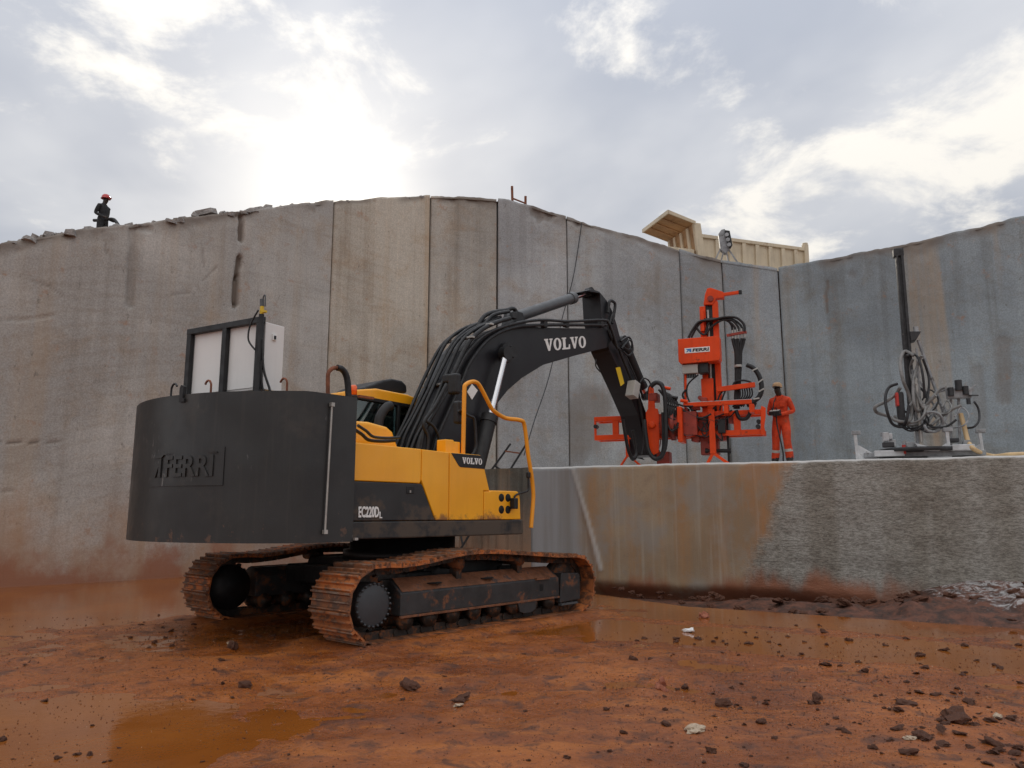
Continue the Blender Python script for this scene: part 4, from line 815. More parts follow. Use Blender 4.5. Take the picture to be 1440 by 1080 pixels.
# ---- cylinders
def cyl_part(name,a,b,k,r1,r2,m1='black_steel'):
    a=Vector(a); b=Vector(b); c=a.lerp(b,k); mb=MB(); mb.cyl(a,c,r1,n=20); mb.cyl(c-(b-a).normalized()*.14,c,r1*1.14,n=20); mb.cyl(a-Vector((0,.06,0)),a+Vector((0,.06,0)),r1*1.2,n=16); o=mb.build(name,m1,ex)
    mb=MB(); mb.cyl(c,b,r2,n=16); pr=mb.build('piston_rod','chrome_rod',o); mb=MB(); mb.cyl(b-Vector((0,.07,0)),b+Vector((0,.07,0)),r1*.95,n=16); mb.build('rod_eye','black_steel',o); return o
top=ey(711,497,-.55); low=ey(663,690,-.55)
for y in (-.55,.55): cyl_part('boom_cylinder',(low.x,y,low.z),(top.x,y,top.z),.53,.135,.062)
a=ey(722,447,0); b=ey(829,411,0); cyl_part('arm_cylinder',a,b,.77,.115,.058,'grey_barrel')
mb=MB(); mb.prism([(a.x-.25,a.z-.35),(a.x-.1,a.z+.1),(a.x+.1,a.z+.1),(a.x+.3,a.z-.3)],-.16,.16); mb.build('cylinder_bracket','black_steel',bm,.01)
# ---- arm
AP=[(820,418),(823,409),(832,406),(843,410),(853,422),(861,437),(867,455),(871,470),(884,512),(897,540),(904,575),(909,617),(911,640),(898,644),(886,640),(882,622),(874,586),(860,554),(846,524),(833,497),(828,480),(822,452)]
ap=pxs(AP[1:13],-.25)+pxs(AP[13:]+AP[:1],.22); mb=MB(); mb.prism(ap,-.25,.25); ar=mb.build('arm','boom_paint',ex,.02)
P=[ey(u,v,-.255) for u,v in ((866,517),(872,516),(878,539),(873,543))]; mb=MB(); mb.add([(p.x,-.256,p.z) for p in P]+[(p.x,-.247,p.z) for p in P],[(0,1,2,3),(4,5,6,7),(0,1,5,4),(1,2,6,5),(2,3,7,6),(3,0,4,7)]); lb=mb.build('warning_label','label_yellow',ar)
q=ey(891,548,-.40); mb=MB(); mb.box((q.x,-.38,q.z),(.22,.22,.38),Matrix.Rotation(R_(18),3,'Y')); mb.build('arm_valve_box','rig_grey',ar,.01)
a=ey(875,480,0); b=ey(905,556,0); cyl_part('bucket_cylinder',(a.x+.05,0,a.z),(b.x+.10,0,b.z),.85,.12,.06)
hose('arm_hose',[(861,455),(865,430),(862,424),(857,424),(855,440)],-.3,.035,ar); hose('arm_hose',[(862,440),(858,452),(856,466),(862,480),(872,493)],-.36,.03,ar)
hose('arm_hose',[(873,480),(884,474),(889,484),(884,492),(874,486)],-.3,.024,ar); hose('arm_hose',[(874,490),(886,478),(890,492),(884,500),(876,494)],-.34,.022,ar)
hose('arm_hose',[(870,490),(880,515),(890,540),(900,570),(906,610),(903,640)],-.33,.03,ar); hose('arm_hose',[(872,485),(886,515),(897,540),(905,560)],-.2,.03,ar)
hose('arm_hose',[(838,505),(838,515),(844,523)],-.3,.014,ar)
hose('arm_hose',[(876,590),(880,615),(884,634),(890,646),(895,638),(893,620),(890,605)],-.32,.04,ar)
hose('arm_hose',[(906,600),(910,625),(918,636),(926,632),(929,618),(925,608)],-.38,.016,ar,'bare_steel')
hose('arm_hose',[(900,538),(905,532),(912,535),(916,543)],-.3,.018,ar)
# ================================================================== ORANGE DRILL ATTACHMENT
RG=Fr(4.6,17.4,BTOP,-22)
rg=empty('drilling_attachment',RG,'orange-red hydraulic drilling rig hung on the excavator arm, standing on the bench','drilling rig')
def ry(u,v,y): return RG.onY(u,v,y)
def rbar(name,pts,y,w,h,mat='rig_orange',bev=.008,parent=rg,yb=None):
    mb=MB(); a=ry(*pts[0],y); b=ry(*pts[1],y if yb is None else yb); mb.bar(a,b,w,h,(0,0,1)); return mb.build(name,mat,parent,bev)
# long lower frame: two ladders, front and back, joined at the ends
a=ry(836,590,0); b=ry(1074,579,0); zt_=(a.z+b.z)/2; zb_=ry(836,616,0).z; xl,xr=a.x,b.x
for y,mt in ((0,'rig_orange'),(.42,'rig_orange')):
    lad=MB(); lad.bb(xl,xr,y-.045,y+.045,zt_-.055,zt_+.055); lad.build('frame_rail',mt,rg,.008)
    lad=MB(); lad.bb(xl,xr,y-.045,y+.045,zb_-.06,zb_+.06); lad.build('frame_rail',mt,rg,.008)
    for u in (866,900,968,1037):
        x=ry(u,600,y).x; w=.075 if u in (866,1037) else .04; mb=MB(); mb.bb(x-w,x+w,y-.035,y+.035,zb_+.052,zt_-.047); mb.build('frame_post',mt,rg,.006)
for x in (xl+.02,xr-.04):
    mb=MB(); mb.bb(x-.035,x+.035,.048,.372,zb_-.05,zb_+.05); mb.bb(x-.035,x+.035,.048,.372,zt_-.045,zt_+.045); mb.build('frame_end_bar','rig_orange',rg,.006)
mb=MB(); mb.bb(xl-.0,xl+.04,-.04,.04,zb_+.052,zt_-.047); mb.build('frame_post','rig_orange',rg,.006)
p=[ry(u,v,-.02) for u,v in ((1071,571),(1077,574),(1077,585),(1075,600),(1077,612),(1070,612),(1070,575))]; mb=MB(); mb.prism([(q.x,q.z) for q in p],-.09,-.05); mb.build('end_plate','rig_orange',rg,.006)
for (u,v) in ((838,600),(1067,593),(1066,600)):
    q=ry(u,v,0); mb=MB(); mb.cyl(q+Vector((0,-.05,0)),q+Vector((0,.1,0)),.05,n=10); mb.build('guide_roller','black_steel',rg)
# upper rail in front
u1=ry(961,571,-.30); u2=ry(1057,564,-.30)
zz=(u1.z+u2.z)/2; mb=MB(); mb.bb(u1.x,u2.x,-.34,-.26,zz-.045,zz+.05); mb.build('upper_rail','rig_orange',rg,.008)
mb=MB(); mb.bb(u1.x+.02,u2.x,-.335,-.265,zz+.052,zz+.062); mb.build('rail_dust','dusty_white',rg)
for u in (1021,1057): 
    x=ry(u,575,-.3).x; mb=MB(); mb.bb(x-.05,x+.05,-.335,-.05,zt_-.04,zz-.047); mb.build('rail_post','rig_orange',rg,.008)
mb=MB(); x=u1.x; mb.bb(x,x+.08,-.2,.0,zt_-.2,zz-.047); mb.build('rail_post','rig_red_dark',rg,.008)
# carriage behind the rails
a=ry(972,585,.2); b=ry(1022,620,.2); mb=MB(); mb.bb(a.x,b.x,.06,.36,b.z,a.z); mb.build('carriage','rig_red_dark',rg,.02)
a=ry(986,620,.2); b=ry(1012,636,.2); mb=MB(); mb.bb(a.x,b.x,.08,.34,b.z-.06,a.z); mb.build('drill_guide','rig_red_dark',rg,.015)
q0=ry(992,634,.1); q1=ry(1028,634,.1); mb=MB(); mb.cyl(q0,q1,.045,n=10); mb.cyl(q1-Vector((.05,0,0)),q1,.06,n=10); mb.cyl(q0,q0+Vector((.06,0,0)),.06,n=10); mb.build('clamp_bar','black_steel',rg)
for (u,v,s) in ((980,618,.07),(1014,616,.06),(975,576,.06),(985,560,.05)):
    q=ry(u,v,0); mb=MB(); mb.cyl(q+Vector((0,-.08,0)),q+Vector((0,.12,0)),s,n=12); mb.build('hydraulic_motor','rig_red_dark',rg)
q=ry(1023,600,.15); mb=MB(); mb.cyl((q.x,.15,.02),(q.x,.15,zt_+.3),.028,n=10); mb.build('drill_steel','black_steel',rg)
# front stand
def stand(u0,vt,vf,y,legs,w=.065):
    t=ry(u0,vt,y); k=ry(u0,vf,y); mb=MB(); mb.bar((k.x,y,t.z),(k.x,y,k.z-.02),w*2,w*1.6)
    for lu in legs:
        e=ry(lu,650,y); mb.bar((k.x,y,k.z),(e.x,y,.015),w*1.2,w)
    return mb
stand(1003,576,637,-.12,(994,1025)).build('stand','rig_orange',rg,.008)
stand(883,612,640,-.02,(872,902),.045).build('stand','rig_orange',rg,.008)
mb=MB(); a=ry(925,636,.1); b=ry(943,652,.1); mb.bb(a.x,b.x,-.05,.3,.0,a.z); mb.build('rear_foot','rig_red_dark',rg,.01)
# mast
x0=ry(987,500,.2).x; x1=ry(1013,500,.2).x; ztop=ry(1000,425,.2).z; w=(x1-x0)
mb=MB(); mb.bb(x0,x0+w*.32,.12,.26,zt_-.1,ztop-.1); mb.build('mast_rail','rig_orange',rg,.008)
mb=MB(); mb.bb(x1-w*.30,x1,.12,.26,zt_-.1,ztop); mb.build('mast_rail','rig_orange',rg,.008)
mb=MB(); mb.bb(x0+w*.32,x1-w*.30,.18,.30,zt_-.1,ztop+.05); mb.build('mast_core','black_steel',rg)
mb=MB(); mb.cyl((x0+w*.45,.14,zt_),(x0+w*.45,.14,ztop-.2),.03,n=10); mb.build('feed_cylinder_rod','bare_steel',rg)
mb=MB(); a=ry(992,533,.1); mb.bb(x0-.02,x0+w*.6,.02,.12,zt_+.05,a.z); mb.build('mast_bracket','rig_orange',rg,.01)
p=[ry(u,v,.2) for u,v in ((990,430),(992,416),(995,407),(1000,406),(1018,412),(1018,420),(1008,421),(1003,430))]; mb=MB(); mb.prism([(q.x,q.z) for q in p],.10,.30); hd=mb.build('mast_head','rig_orange',rg,.01)
mb=MB(); q=ry(999,420,.08); mb.cyl(q+Vector((0,-.02,0)),q+Vector((0,.24,0)),.07,n=14); mb.build('head_pulley','rig_red_dark',hd)
rbar('jib',((1014,415),(1040,411)),.15,.07,.075); q=ry(1041,411,.15); mb=MB(); mb.box(q,(.07,.09,.09)); mb.build('jib_end','black_steel',rg,.01)
a=ry(985,437,.1); b=ry(991,466,.1); mb=MB(); mb.bb(a.x,b.x,.05,.16,b.z,a.z); mb.build('mast_side_cylinder','rig_orange',rg,.01)
# electric box with the maker's plate
a=ry(953,478,-.35); b=ry(1011,471,-.35); c=ry(953,512,-.35); zt2=(a.z+b.z)/2
mb=MB(); mb.prism([(a.x,c.z+.06),(a.x+.05,c.z),(b.x-.02,c.z+.02),(b.x,c.z+.08),(b.x,zt2),(a.x,zt2)],-.35,.02); eb=mb.build('control_box','rig_orange',rg,.01)
l0=ry(963,497,-.352); l1=ry(998,487,-.352); mb=MB(); mb.bb(l0.x,l1.x,-.356,-.349,l0.z,l1.z); pl=mb.build('maker_plate','white_letter',eb)
pw=l1.x-l0.x; ph=l1.z-l0.z
me,co=font_mesh('FERRI',pw*.66,ph*.60,.04,.01,.1); map_mesh(me,co,lambda p,q,d:(l0.x+pw*.31+p,-.3565-(.003 if d>0 else -.002),l0.z+ph*.2+q)); link('plate_lettering',me,'black_print',eb)
mb=MB(); P=[(.05,.82),(.27,.82),(.27,.18),(.20,.18),(.17,.5),(.12,.22),(.06,.22),(.12,.55)]; mb.prism([(l0.x+pw*p,l0.z+ph*q) for p,q in P],-.359,-.354); mb.build('plate_mark','blue_print',eb)
a=ry(960,513,-.2); b=ry(982,525,-.2); mb=MB(); mb.bb(a.x,b.x,-.28,-.05,b.z,a.z-.02); jb=mb.build('terminal_box','rig_grey',rg,.01)
mb=MB()
for i in range(6): x=a.x+.08+i*(b.x-a.x-.12)/6; mb.cyl((x,-.16,b.z),(x,-.16,b.z-.09),.017,n=8)
mb.build('cable_gland','black_steel',jb)
q=ry(990,517,-.1); mb=MB(); mb.box(q,(.22,.25,.3)); mb.build('hydraulic_block','black_steel',rg,.02)
q0=ry(964,526,-.15); q1=ry(964,575,-.15); mb=MB(); mb.bar(q0,q1,.05,.05); mb.build('support_post','rig_orange',rg,.004)
def rh(name,pix,y,r,mat='rubber_hose',parent=rg,n=7):
    pts=[ry(q[0],q[1],y if not isinstance(y,tuple) else y[0]+(y[1]-y[0])*i/(len(pix)-1)) for i,q in enumerate(pix)]; mb=MB(); mb.tube(pts,r,n); return mb.build(name,mat,parent)
rh('mast_hose',[(968,475),(975,462),(984,452),(1000,450),(1020,446),(1036,447),(1046,456),(1047,466)],0,.030); rh('mast_hose',[(972,475),(980,460),(990,451),(1010,448),(1030,449),(1042,458),(1043,466)],.05,.026)
rh('mast_hose',[(978,458),(985,468),(992,470),(1000,460),(1016,450),(1030,451),(1038,460),(1038,466)],.03,.026); rh('mast_hose',[(992,470),(998,452),(1015,449),(1026,453),(1033,460),(1034,467)],.06,.026); rh('mast_hose',[(985,450),(1005,448),(1020,450),(1028,456),(1030,467)],.09,.026)
m0=ry(1022,472,.03); m1=ry(1050,467,.03); mb=MB(); mb.bar(m0,m1,.08,.06); mf=mb.build('hose_manifold','rig_red_dark',rg,.006)
for i,u in enumerate((1030,1034,1038,1043,1047)):
    q=ry(u,470.5-(u-1030)*.18,.03); mb=MB(); mb.cyl(q+Vector((0,0,-.12)),q+Vector((0,0,.1)),.024,n=8); mb.build('hose_fitting','bare_steel',mf)
    rh('bundle_hose',[(u,476),(u+(1038-u)*.25,485),(1038+(u-1038)*.45,495),(1038+(u-1038)*.4,510),(1037+(u-1037)*.3,540),(1035+(u-1036)*.3,575)],(.03+.01*i,.1),.034)
mb=MB(); q=ry(1038,515,.05); mb.cyl(q+Vector((0,0,-.02)),q+Vector((0,0,.03)),.085,n=14); mb.build('bundle_tie','rig_grey',rg)
rbar('hose_arm',((1008,548),(1062,541)),-.05,.09,.11); 
rh('arm_loop_hose',[(1030,545),(1034,537),(1046,535),(1056,538),(1058,545)],0,.024)
for i in range(6): rh('arm_drop_hose',[(1040+i*3.4,546),(1041+i*3.3,556),(1036+i*2.5,566),(1030+i*3,572)],-.02+.02*i,.018)
for (y,r,mt) in ((-.08,.055,'rubber_hose'),): rh('drag_chain',[(1050,513),(1060,518),(1068,530),(1071,545),(1068,557),(1058,566),(1050,570)],y,r,mt)
for (u,v) in ((1062,520),(1070,536),(1071,549),(1064,561)): q=ry(u,v,-.08); mb=MB(); mb.box(q,(.13,.13,.03),Matrix.Rotation(R_((u*7)%70-35),3,'Y')); mb.build('chain_clip','bare_steel',rg)
rh('drag_hose',[(1035,577),(1040,588),(1050,588),(1056,578),(1062,566)],-.05,.045); rh('lower_hose',[(965,548),(960,556),(968,570),(975,580),(972,590)],-.22,.024); rh('lower_hose',[(982,527),(968,540),(966,555),(972,570)],-.2,.02); rh('lower_hose',[(1012,577),(1016,560),(1020,550)],-.05,.02); rh('lower_hose',[(1005,577),(1012,556),(1018,549)],-.0,.02)
rh('lower_hose',[(940,570),(952,573),(966,580),(985,588),(1000,582)],-.28,.022)
# yoke, rotator and coupling to the arm
for y in (-.32,.02):
    p=[ry(u,v,y) for u,v in ((908,580),(913,572),(925,575),(928,590),(926,636),(916,641),(910,622))]; mb=MB(); mb.prism([(q.x,q.z) for q in p],y,y+.05); mb.build('yoke_plate','rig_orange',rg,.008)
    p=[ry(u,v,y) for u,v in ((911,574),(912,546),(916,541),(919,546),(921,574))]; mb=MB(); mb.prism([(q.x,q.z) for q in p],y+.005,y+.045); mb.build('yoke_horn','rig_orange',rg,.008)
q=ry(916,597,-.42); mb=MB(); mb.lathe([(0,-.06),(.05,-.06),(.085,-.05),(.085,.62),(0,.62)],(q.x,-.32,q.z),'y',18); mb.build('coupler_pin','rig_orange',rg)
q=ry(921,560,-.1); mb=MB(); mb.box((q.x,-.15,q.z),(.2,.34,.2)); mb.build('coupler_block','rig_red_dark',rg,.02)
a=ry(936,578,-.2); b=ry(956,617,-.2); mb=MB(); mb.lathe([(0,a.x-.12),(.26,a.x-.12),(.30,a.x-.05),(.30,(a.x+b.x)/2-.05),(.36,(a.x+b.x)/2-.04),(.36,(a.x+b.x)/2+.06),(.28,(a.x+b.x)/2+.07),(.28,b.x),(0,b.x)],(0,0,0),'y',22)
# lathe axis y -> turn to x
mb.v=[(y,-.17+x,(a.z+b.z)/2+z) for x,y,z in mb.v]; mb.build('rotator','rig_red_dark',rg)
mb=MB(); mb.bb(b.x,b.x+.10,-.45,.1,(a.z+b.z)/2-.42,(a.z+b.z)/2+.38); mb.build('mounting_plate','rig_orange',rg,.01)
mb=MB(); mb.bb(b.x+.1,xr*.05+b.x+.35,-.3,.05,zb_-.04,zt_+.05); mb.build('mounting_beam','rig_red_dark',rg,.01)
for i in range(7): rh('rotator_hose',[(926,548),(932+i*2,556),(938+i*2.5,568),(936+i*3,582+i*2),(946+i*2,590)],-.5+.03*i,.018)
for u,v in ((933,545),(943,558),(957,563)): q=ry(u,v,-.35); mb=MB(); mb.cyl(q,q+Vector((.16,0,-.04)),.04,n=10); mb.build('hose_coupling','rig_orange' if u!=943 else 'black_steel',rg)
rh('coupler_hose',[(912,555),(914,544),(922,537),(931,540),(935,552),(934,562)],-.2,.035); rh('feed_hose',[(936,562),(950,567),(962,571),(975,571)],-.33,.022)
rh('yoke_hose',[(906,590),(908,612),(912,634),(921,645),(931,640),(936,622),(936,590),(935,560),(931,543),(923,538),(915,544)],-.55,.05,'rubber_hose')
rh('yoke_hose',[(905,600),(908,622),(915,640),(924,646),(932,634),(933,610),(932,580)],-.50,.04,'rubber_hose')
for i in range(5): rh('rotator_hose',[(934,566),(940+i*2,576),(938+i*3,592),(944+i*2.5,606-i),(954,600-i*3)],-.52+.03*i,.02)
rr=random.Random(5)
for i in range(9):
    u=rr.uniform(966,1010); v=rr.uniform(566,596); rh('carriage_hose',[(u,v),(u+rr.uniform(-10,10),v+rr.uniform(8,18)),(u+rr.uniform(-6,22),v+rr.uniform(10,30)),(u+rr.uniform(4,30),v+rr.uniform(-4,16))],rr.uniform(-.16,-.08),.016)
for (u,v,w,h,y) in ((978,572,.20,.16,-.1),(990,566,.14,.22,-.06),(1015,600,.16,.3,-.08),(1004,590,.22,.18,.02),(975,598,.12,.24,-.07),(1028,590,.1,.2,.1)):
    q=ry(u,v,y); mb=MB(); mb.box(q,(w,.14,h)); mb.build('valve_block',('rig_red_dark','black_steel')[int(u)%2],rg,.012)
# ================================================================== THE REST
# ---- dump truck on top, behind the face
TR=Fr(9.2,36.0,11.2,17)
def truck():
    root=empty('dump_truck',TR,'tan dump truck with ribbed tipper body standing above the quarry face','dump truck'); root.rotation_euler=(0,R_(.8),TR.rz)
    L,Wd,z0,z1=6.0,2.5,1.45,3.72
    bd=bpy.data.objects.new('tipper_body',None); COL.objects.link(bd); bd.parent=root; bd.empty_display_size=.1
    mb=MB(); mb.bb(0,L,0,.08,z0,z1); mb.build('side_wall','truck_tan',bd); mb=MB(); mb.bb(0,L,Wd-.08,Wd,z0,z1); mb.build('side_wall','truck_tan',bd)
    mb=MB(); mb.bb(0,L,.08,Wd-.08,z0-.1,z0); mb.build('body_floor','truck_brown',bd)
    mb=MB(); mb.bb(-.05,L+.05,-.11,.09,z1-.02,z1+.16); mb.build('top_rail','truck_tan',bd,.02); mb=MB(); mb.bb(-.05,L+.05,Wd-.09,Wd+.11,z1-.02,z1+.16); mb.build('top_rail','truck_tan',bd,.02)
    for i,x in enumerate(np.linspace(.9,L-.55,7)):
        for yy in (-.10,Wd+.0): mb=MB(); mb.bb(x-.11,x+.11,yy,yy+.10,z0,z1-.03); mb.build('side_rib','truck_tan',bd,.015)
    mb=MB(); mb.bb(L-.05,L+.2,-.14,.12,z0,z1+.35); mb.cyl((L+.08,-.01,z1+.3),(L+.08,-.01,z1+.42),.14,n=12); mb.build('tail_post','truck_tan',bd,.03)
    mb=MB(); mb.bb(L-.05,L+.2,Wd-.12,Wd+.14,z0,z1+.35); mb.build('tail_post','truck_tan',bd,.03)
    mb=MB(); mb.bb(L,L+.08,.13,Wd-.13,z0,z1-.2); mb.build('tailgate','truck_tan',bd,.01)
    # headboard
    hb=z1+.70
    mb=MB(); mb.prism([(-.05,z0),(.42,z0),(-.02,hb),(-.40,hb)],-.10,.10); mb.build('corner_post','truck_tan',bd,.02)
    mb=MB(); mb.prism([(-.05,z0),(.42,z0),(-.02,hb),(-.40,hb)],Wd-.10,Wd+.10); mb.build('corner_post','truck_tan',bd,.02)
    mb=MB(); mb.prism([(0,z0),(.12,z0),(-.26,hb+.06),(-.38,hb+.06)],.1,Wd-.1); mb.build('headboard','truck_brown',bd)
    for y in (.55,1.2,1.85): mb=MB(); mb.prism([(-.10,z0),(.0,z0),(-.34,hb-.1),(-.44,hb-.1)],y-.1,y+.1); mb.build('headboard_rib','truck_tan',bd,.01)
    mb=MB(); mb.prism([(-.16,z1-.1),(-.06,z1-.1),(-.12,z1+.15),(-.24,z1+.15)],.1,Wd-.1); mb.build('headboard_rail','truck_tan',bd,.01)
    # cab guard rising forward
    mb=MB(); mb.prism([(-.38,hb-.04),(-.40,hb+.05),(-1.75,hb+.40),(-1.75,hb+.30)],-.06,Wd+.06); mb.build('cab_guard','truck_brown',bd)
    mb=MB(); mb.prism([(-.3,hb-.08),(-.3,hb+.07),(-1.80,hb+.46),(-1.80,hb+.28)],-.12,-.06); mb.build('guard_edge','truck_tan',bd); mb=MB(); mb.prism([(-.3,hb-.08),(-.3,hb+.07),(-1.80,hb+.46),(-1.80,hb+.28)],Wd+.06,Wd+.12); mb.build('guard_edge','truck_tan',bd)
    mb=MB(); mb.bb(-1.83,-1.755,-.12,Wd+.12,hb+.26,hb+.45); mb.build('guard_edge','truck_tan',bd)
    for y in (.6,1.25,1.9): mb=MB(); mb.prism([(-.42,hb-.06),(-.42,hb-.01),(-1.74,hb+.33),(-1.74,hb+.24)],y-.06,y+.06); mb.build('guard_rib','truck_brown',bd)
    mb=MB(); mb.bb(-1.7,L-.1,.75,1.75,.85,1.2); mb.build('chassis','black_steel',root,.02)
    cb=bpy.data.objects.new('cab',None); COL.objects.link(cb); cb.parent=root; cb.empty_display_size=.1
    mb=MB(); mb.prism([(-2.0,.7),(-.3,.7),(-.3,3.1),(-1.75,3.1),(-2.0,2.0)],.05,Wd-.05); mb.build('cab_shell','truck_tan',cb,.06,3)
    mb=MB(); mb.prism([(-1.7,2.05),(-.75,2.05),(-.75,2.9),(-1.6,2.9)],.03,.06); mb.build('side_window','cab_glass',cb); mb=MB(); mb.add([(-2.01,.25,2.08),(-2.01,Wd-.25,2.08),(-1.78,Wd-.25,3.0),(-1.78,.25,3.0)],[(0,1,2,3)]); mb.build('windscreen','cab_glass',cb)
    for x in (-1.2,3.4,4.75):
        for y in (.02,Wd-.02):
            mb=MB(); s=1 if y>1 else -1; mb.lathe([(0,s*.0),(.28,0),(.30,-s*.05),(.48,-s*.02),(.52,-s*.08),(.52,-s*.30),(.45,-s*.34),(0,-s*.34)],(x,y,.52),'y',24); mb.build('wheel','tyre',root)
truck()
# ---- grey pulley stand on the edge in front of the truck
def pulley_stand():
    F=Fr(*atY(1022,372,26.6),-10); F.o.z-=.1
    r=empty('pulley_stand',F,'grey steel pulley head on splayed legs at the rim before the dump truck','pulley stand')
    q=lambda u,v,y=0:F.onY(u,v,y)
    p=[q(u,v) for u,v in ((1010,330),(1014,324),(1019,323),(1024,340),(1026,350),(1020,358),(1013,352))]; mb=MB(); mb.prism([(x.x,x.z) for x in p],-.1,.15); mb.build('head_plate','dusty_steel',r,.02)
    p=[q(u,v,-.2) for u,v in ((1019,324),(1026,325),(1030,345),(1027,350),(1022,340))]; mb=MB(); mb.prism([(x.x,x.z) for x in p],-.25,-.13); mb.build('guide_block','black_steel',r,.01)
    for i in range(3):
        x=q(1022+i*1.6,330+i*7,-.27); mb=MB(); mb.cyl(x+Vector((0,-.03,0)),x+Vector((0,.12,0)),.07,n=12); mb.build('guide_wheel','dusty_steel',r)
    for a,b in (((1013,350),(1003,372)),((1024,350),(1042,376)),((1017,356),(1012,374)),((1022,356),(1026,378))):
        mb=MB(); mb.bar(q(*a),q(*b),.05,.05); mb.build('leg','dusty_steel',r)
pulley_stand()
# ---- rusty rods planted at the rim
for i,(u0,v0,u1,v1) in enumerate(((721,290,720,262),(739,294,739,276))):
    a=wall_hit(u0,v0)+Vector((0,.25,-.25)); b=atY(u1,v1,a.y); mb=MB(); mb.cyl(a,b,.045,n=8)
    if i==0: c=atY(739,286,a.y); mb.cyl(atY(721,279,a.y),c,.03,n=6)
    o=mb.build('steel_rod','rust_rod'); tag(o,('taller rusty steel rod with a slanting brace standing at the rim of the quarry face','shorter rusty steel rod standing at the rim of the quarry face')[i],'steel rod')
# ---- cable hanging down the face
pts=[wall_hit(818,316)+Vector((0,-.08,.05)),wall_hit(806,390)+Vector((0,-.1,0)),wall_hit(790,450)+Vector((0,-.3,0)),atY(772,530,24.6),atY(752,590,23.5),atY(737,640,22)]
mb=MB(); mb.tube(pts,.018,6); tag(mb.build('hanging_cable','dusty_black'),'thin dark cable hanging slantwise down the grey quarry face behind the boom','cable')
# ---- ladder leaning on the bench end
def ladder():
    D=19.3; a0=atY(683,672,D); a1=atY(718,624,D+.2); b0=atY(699,690,D-.35); b1=atY(741,623,D-.15)
    o=bpy.data.objects.new('ladder',None); COL.objects.link(o); o.location=(a0.x,a0.y,0); tag(o,'thin dark steel ladder leaning at the left end of the stone bench','ladder'); off=o.location.copy()
    ext=lambda p,q,t:p+(q-p)*t
    for p,q in ((a0,a1),(b0,b1)): mb=MB(); mb.bar(ext(p,q,-2.2)-off,q-off,.045,.045); mb.build('ladder_rail','black_steel',o)
    for t in (-1.6,-1.1,-.6,-.1,.35,.78): mb=MB(); mb.bar(ext(a0,a1,t)-off,ext(b0,b1,t)-off,.035,.035); mb.build('rung','rust_rod' if t>.5 else 'black_steel',o)
ladder()
# ---- pneumatic drill machine on the right of the bench
DR=Fr(8.2,15.65,BTOP,-20)
dr_=empty('slim_drill',DR,'slim grey pneumatic drill with tall black mast and coiled hoses on the bench','drill')
def dy(u,v,y=0): return DR.onY(u,v,y)
def dbar(name,a,b,y,w,h,mat,bev=.005,yb=None,parent=None): mb=MB(); mb.bar(dy(*a,y),dy(*b,y if yb is None else yb),w,h); return mb.build(name,mat,parent or dr_,bev)
ms=dbar('mast',(1262,352),(1281,575),0,.11,.10,'dusty_black'); dbar('mast_rail',(1268,352),(1287,580),-.07,.05,.05,'dusty_black'); dbar('mast_rail',(1261,356),(1279,570),-.07,.04,.04,'dusty_black')
q=dy(1263,356); mb=MB(); mb.box(q,(.20,.18,.18)); mb.build('mast_head','dusty_black',dr_,.02)
p=[dy(u,v) for u,v in ((1278,468),(1294,468),(1287,480),(1280,482))]; mb=MB(); mb.prism([(x.x,x.z) for x in p],-.15,.12); mb.build('feed_bracket','dusty_black',dr_,.01)
q=dy(1288,463); mb=MB(); mb.cyl(q-Vector((0,0,.08)),q+Vector((0,0,.05)),.05,n=10); mb.build('feed_motor','dusty_steel',dr_)
dbar('brace',(1291,478),(1327,580),.1,.05,.05,'dusty_steel',yb=.3); dbar('brace',(1289,490),(1296,598),0,.04,.04,'dusty_steel'); dbar('brace',(1284,520),(1318,578),.25,.035,.035,'dusty_steel')
mb=MB(); a=dy(1280,520); b=dy(1292,622); mb.bb(a.x,b.x,-.1,.1,0.05,a.z); mb.build('column','dusty_steel',dr_,.02)
mb=MB(); q=dy(1291,575,-.1); mb.cyl((q.x,-.16,.35),(q.x,-.16,q.z+.5),.035,n=10); mb.build('feed_cylinder','bare_steel',dr_)
mb=MB(); a=dy(1259,552,-.1); b=dy(1274,602,-.1); mb.bb(a.x,b.x,-.22,-.02,b.z,a.z); mb.build('air_motor','dusty_black',dr_,.04); mb=MB(); a=dy(1258,553,-.12); b=dy(1264,572,-.12); mb.bb(a.x,b.x,-.25,-.05,b.z,a.z); mb.build('motor_cap','red_plastic',dr_,.02)
# hoses
def dh(name,pix,y,r,mat='grey_hose',parent=None):
    pts=[dy(q[0],q[1],y+.1*math.sin(i*1.7)) for i,q in enumerate(pix)]; mb=MB(); mb.tube(pts,r,7); return mb.build(name,mat,parent or dr_)
dh('hose',[(1285,500),(1272,494),(1266,510),(1270,535),(1278,555),(1282,580),(1278,592),(1262,592),(1248,585),(1233,580),(1231,572),(1245,565),(1258,556),(1266,545)],-.2,.035)
dh('hose',[(1262,540),(1250,545),(1245,560),(1248,580),(1255,596),(1268,600),(1275,590),(1278,570)],-.3,.03,'dusty_black'); dh('hose',[(1284,505),(1280,520),(1288,550),(1300,575),(1310,560),(1322,548),(1330,545)],-.15,.028)
dh('hose',[(1296,500),(1290,515),(1284,540),(1286,570),(1292,578),(1302,570),(1316,556)],-.25,.03); dh('hose',[(1298,505),(1306,530),(1305,555),(1298,580)],-.1,.025,'dusty_black'); dh('hose',[(1275,500),(1284,498),(1292,505),(1298,530),(1300,560)],-.22,.025,'dusty_black')
dh('hose',[(1300,600),(1296,590),(1305,580),(1320,582),(1326,595),(1318,606),(1305,606),(1300,598)],-.25,.028,'dusty_steel'); dh('hose',[(1370,565),(1376,575),(1377,590),(1370,600),(1360,602)],-.1,.022,'dusty_black'); dh('hose',[(1310,598),(1325,585),(1340,575),(1352,570)],-.2,.03,'grey_hose')
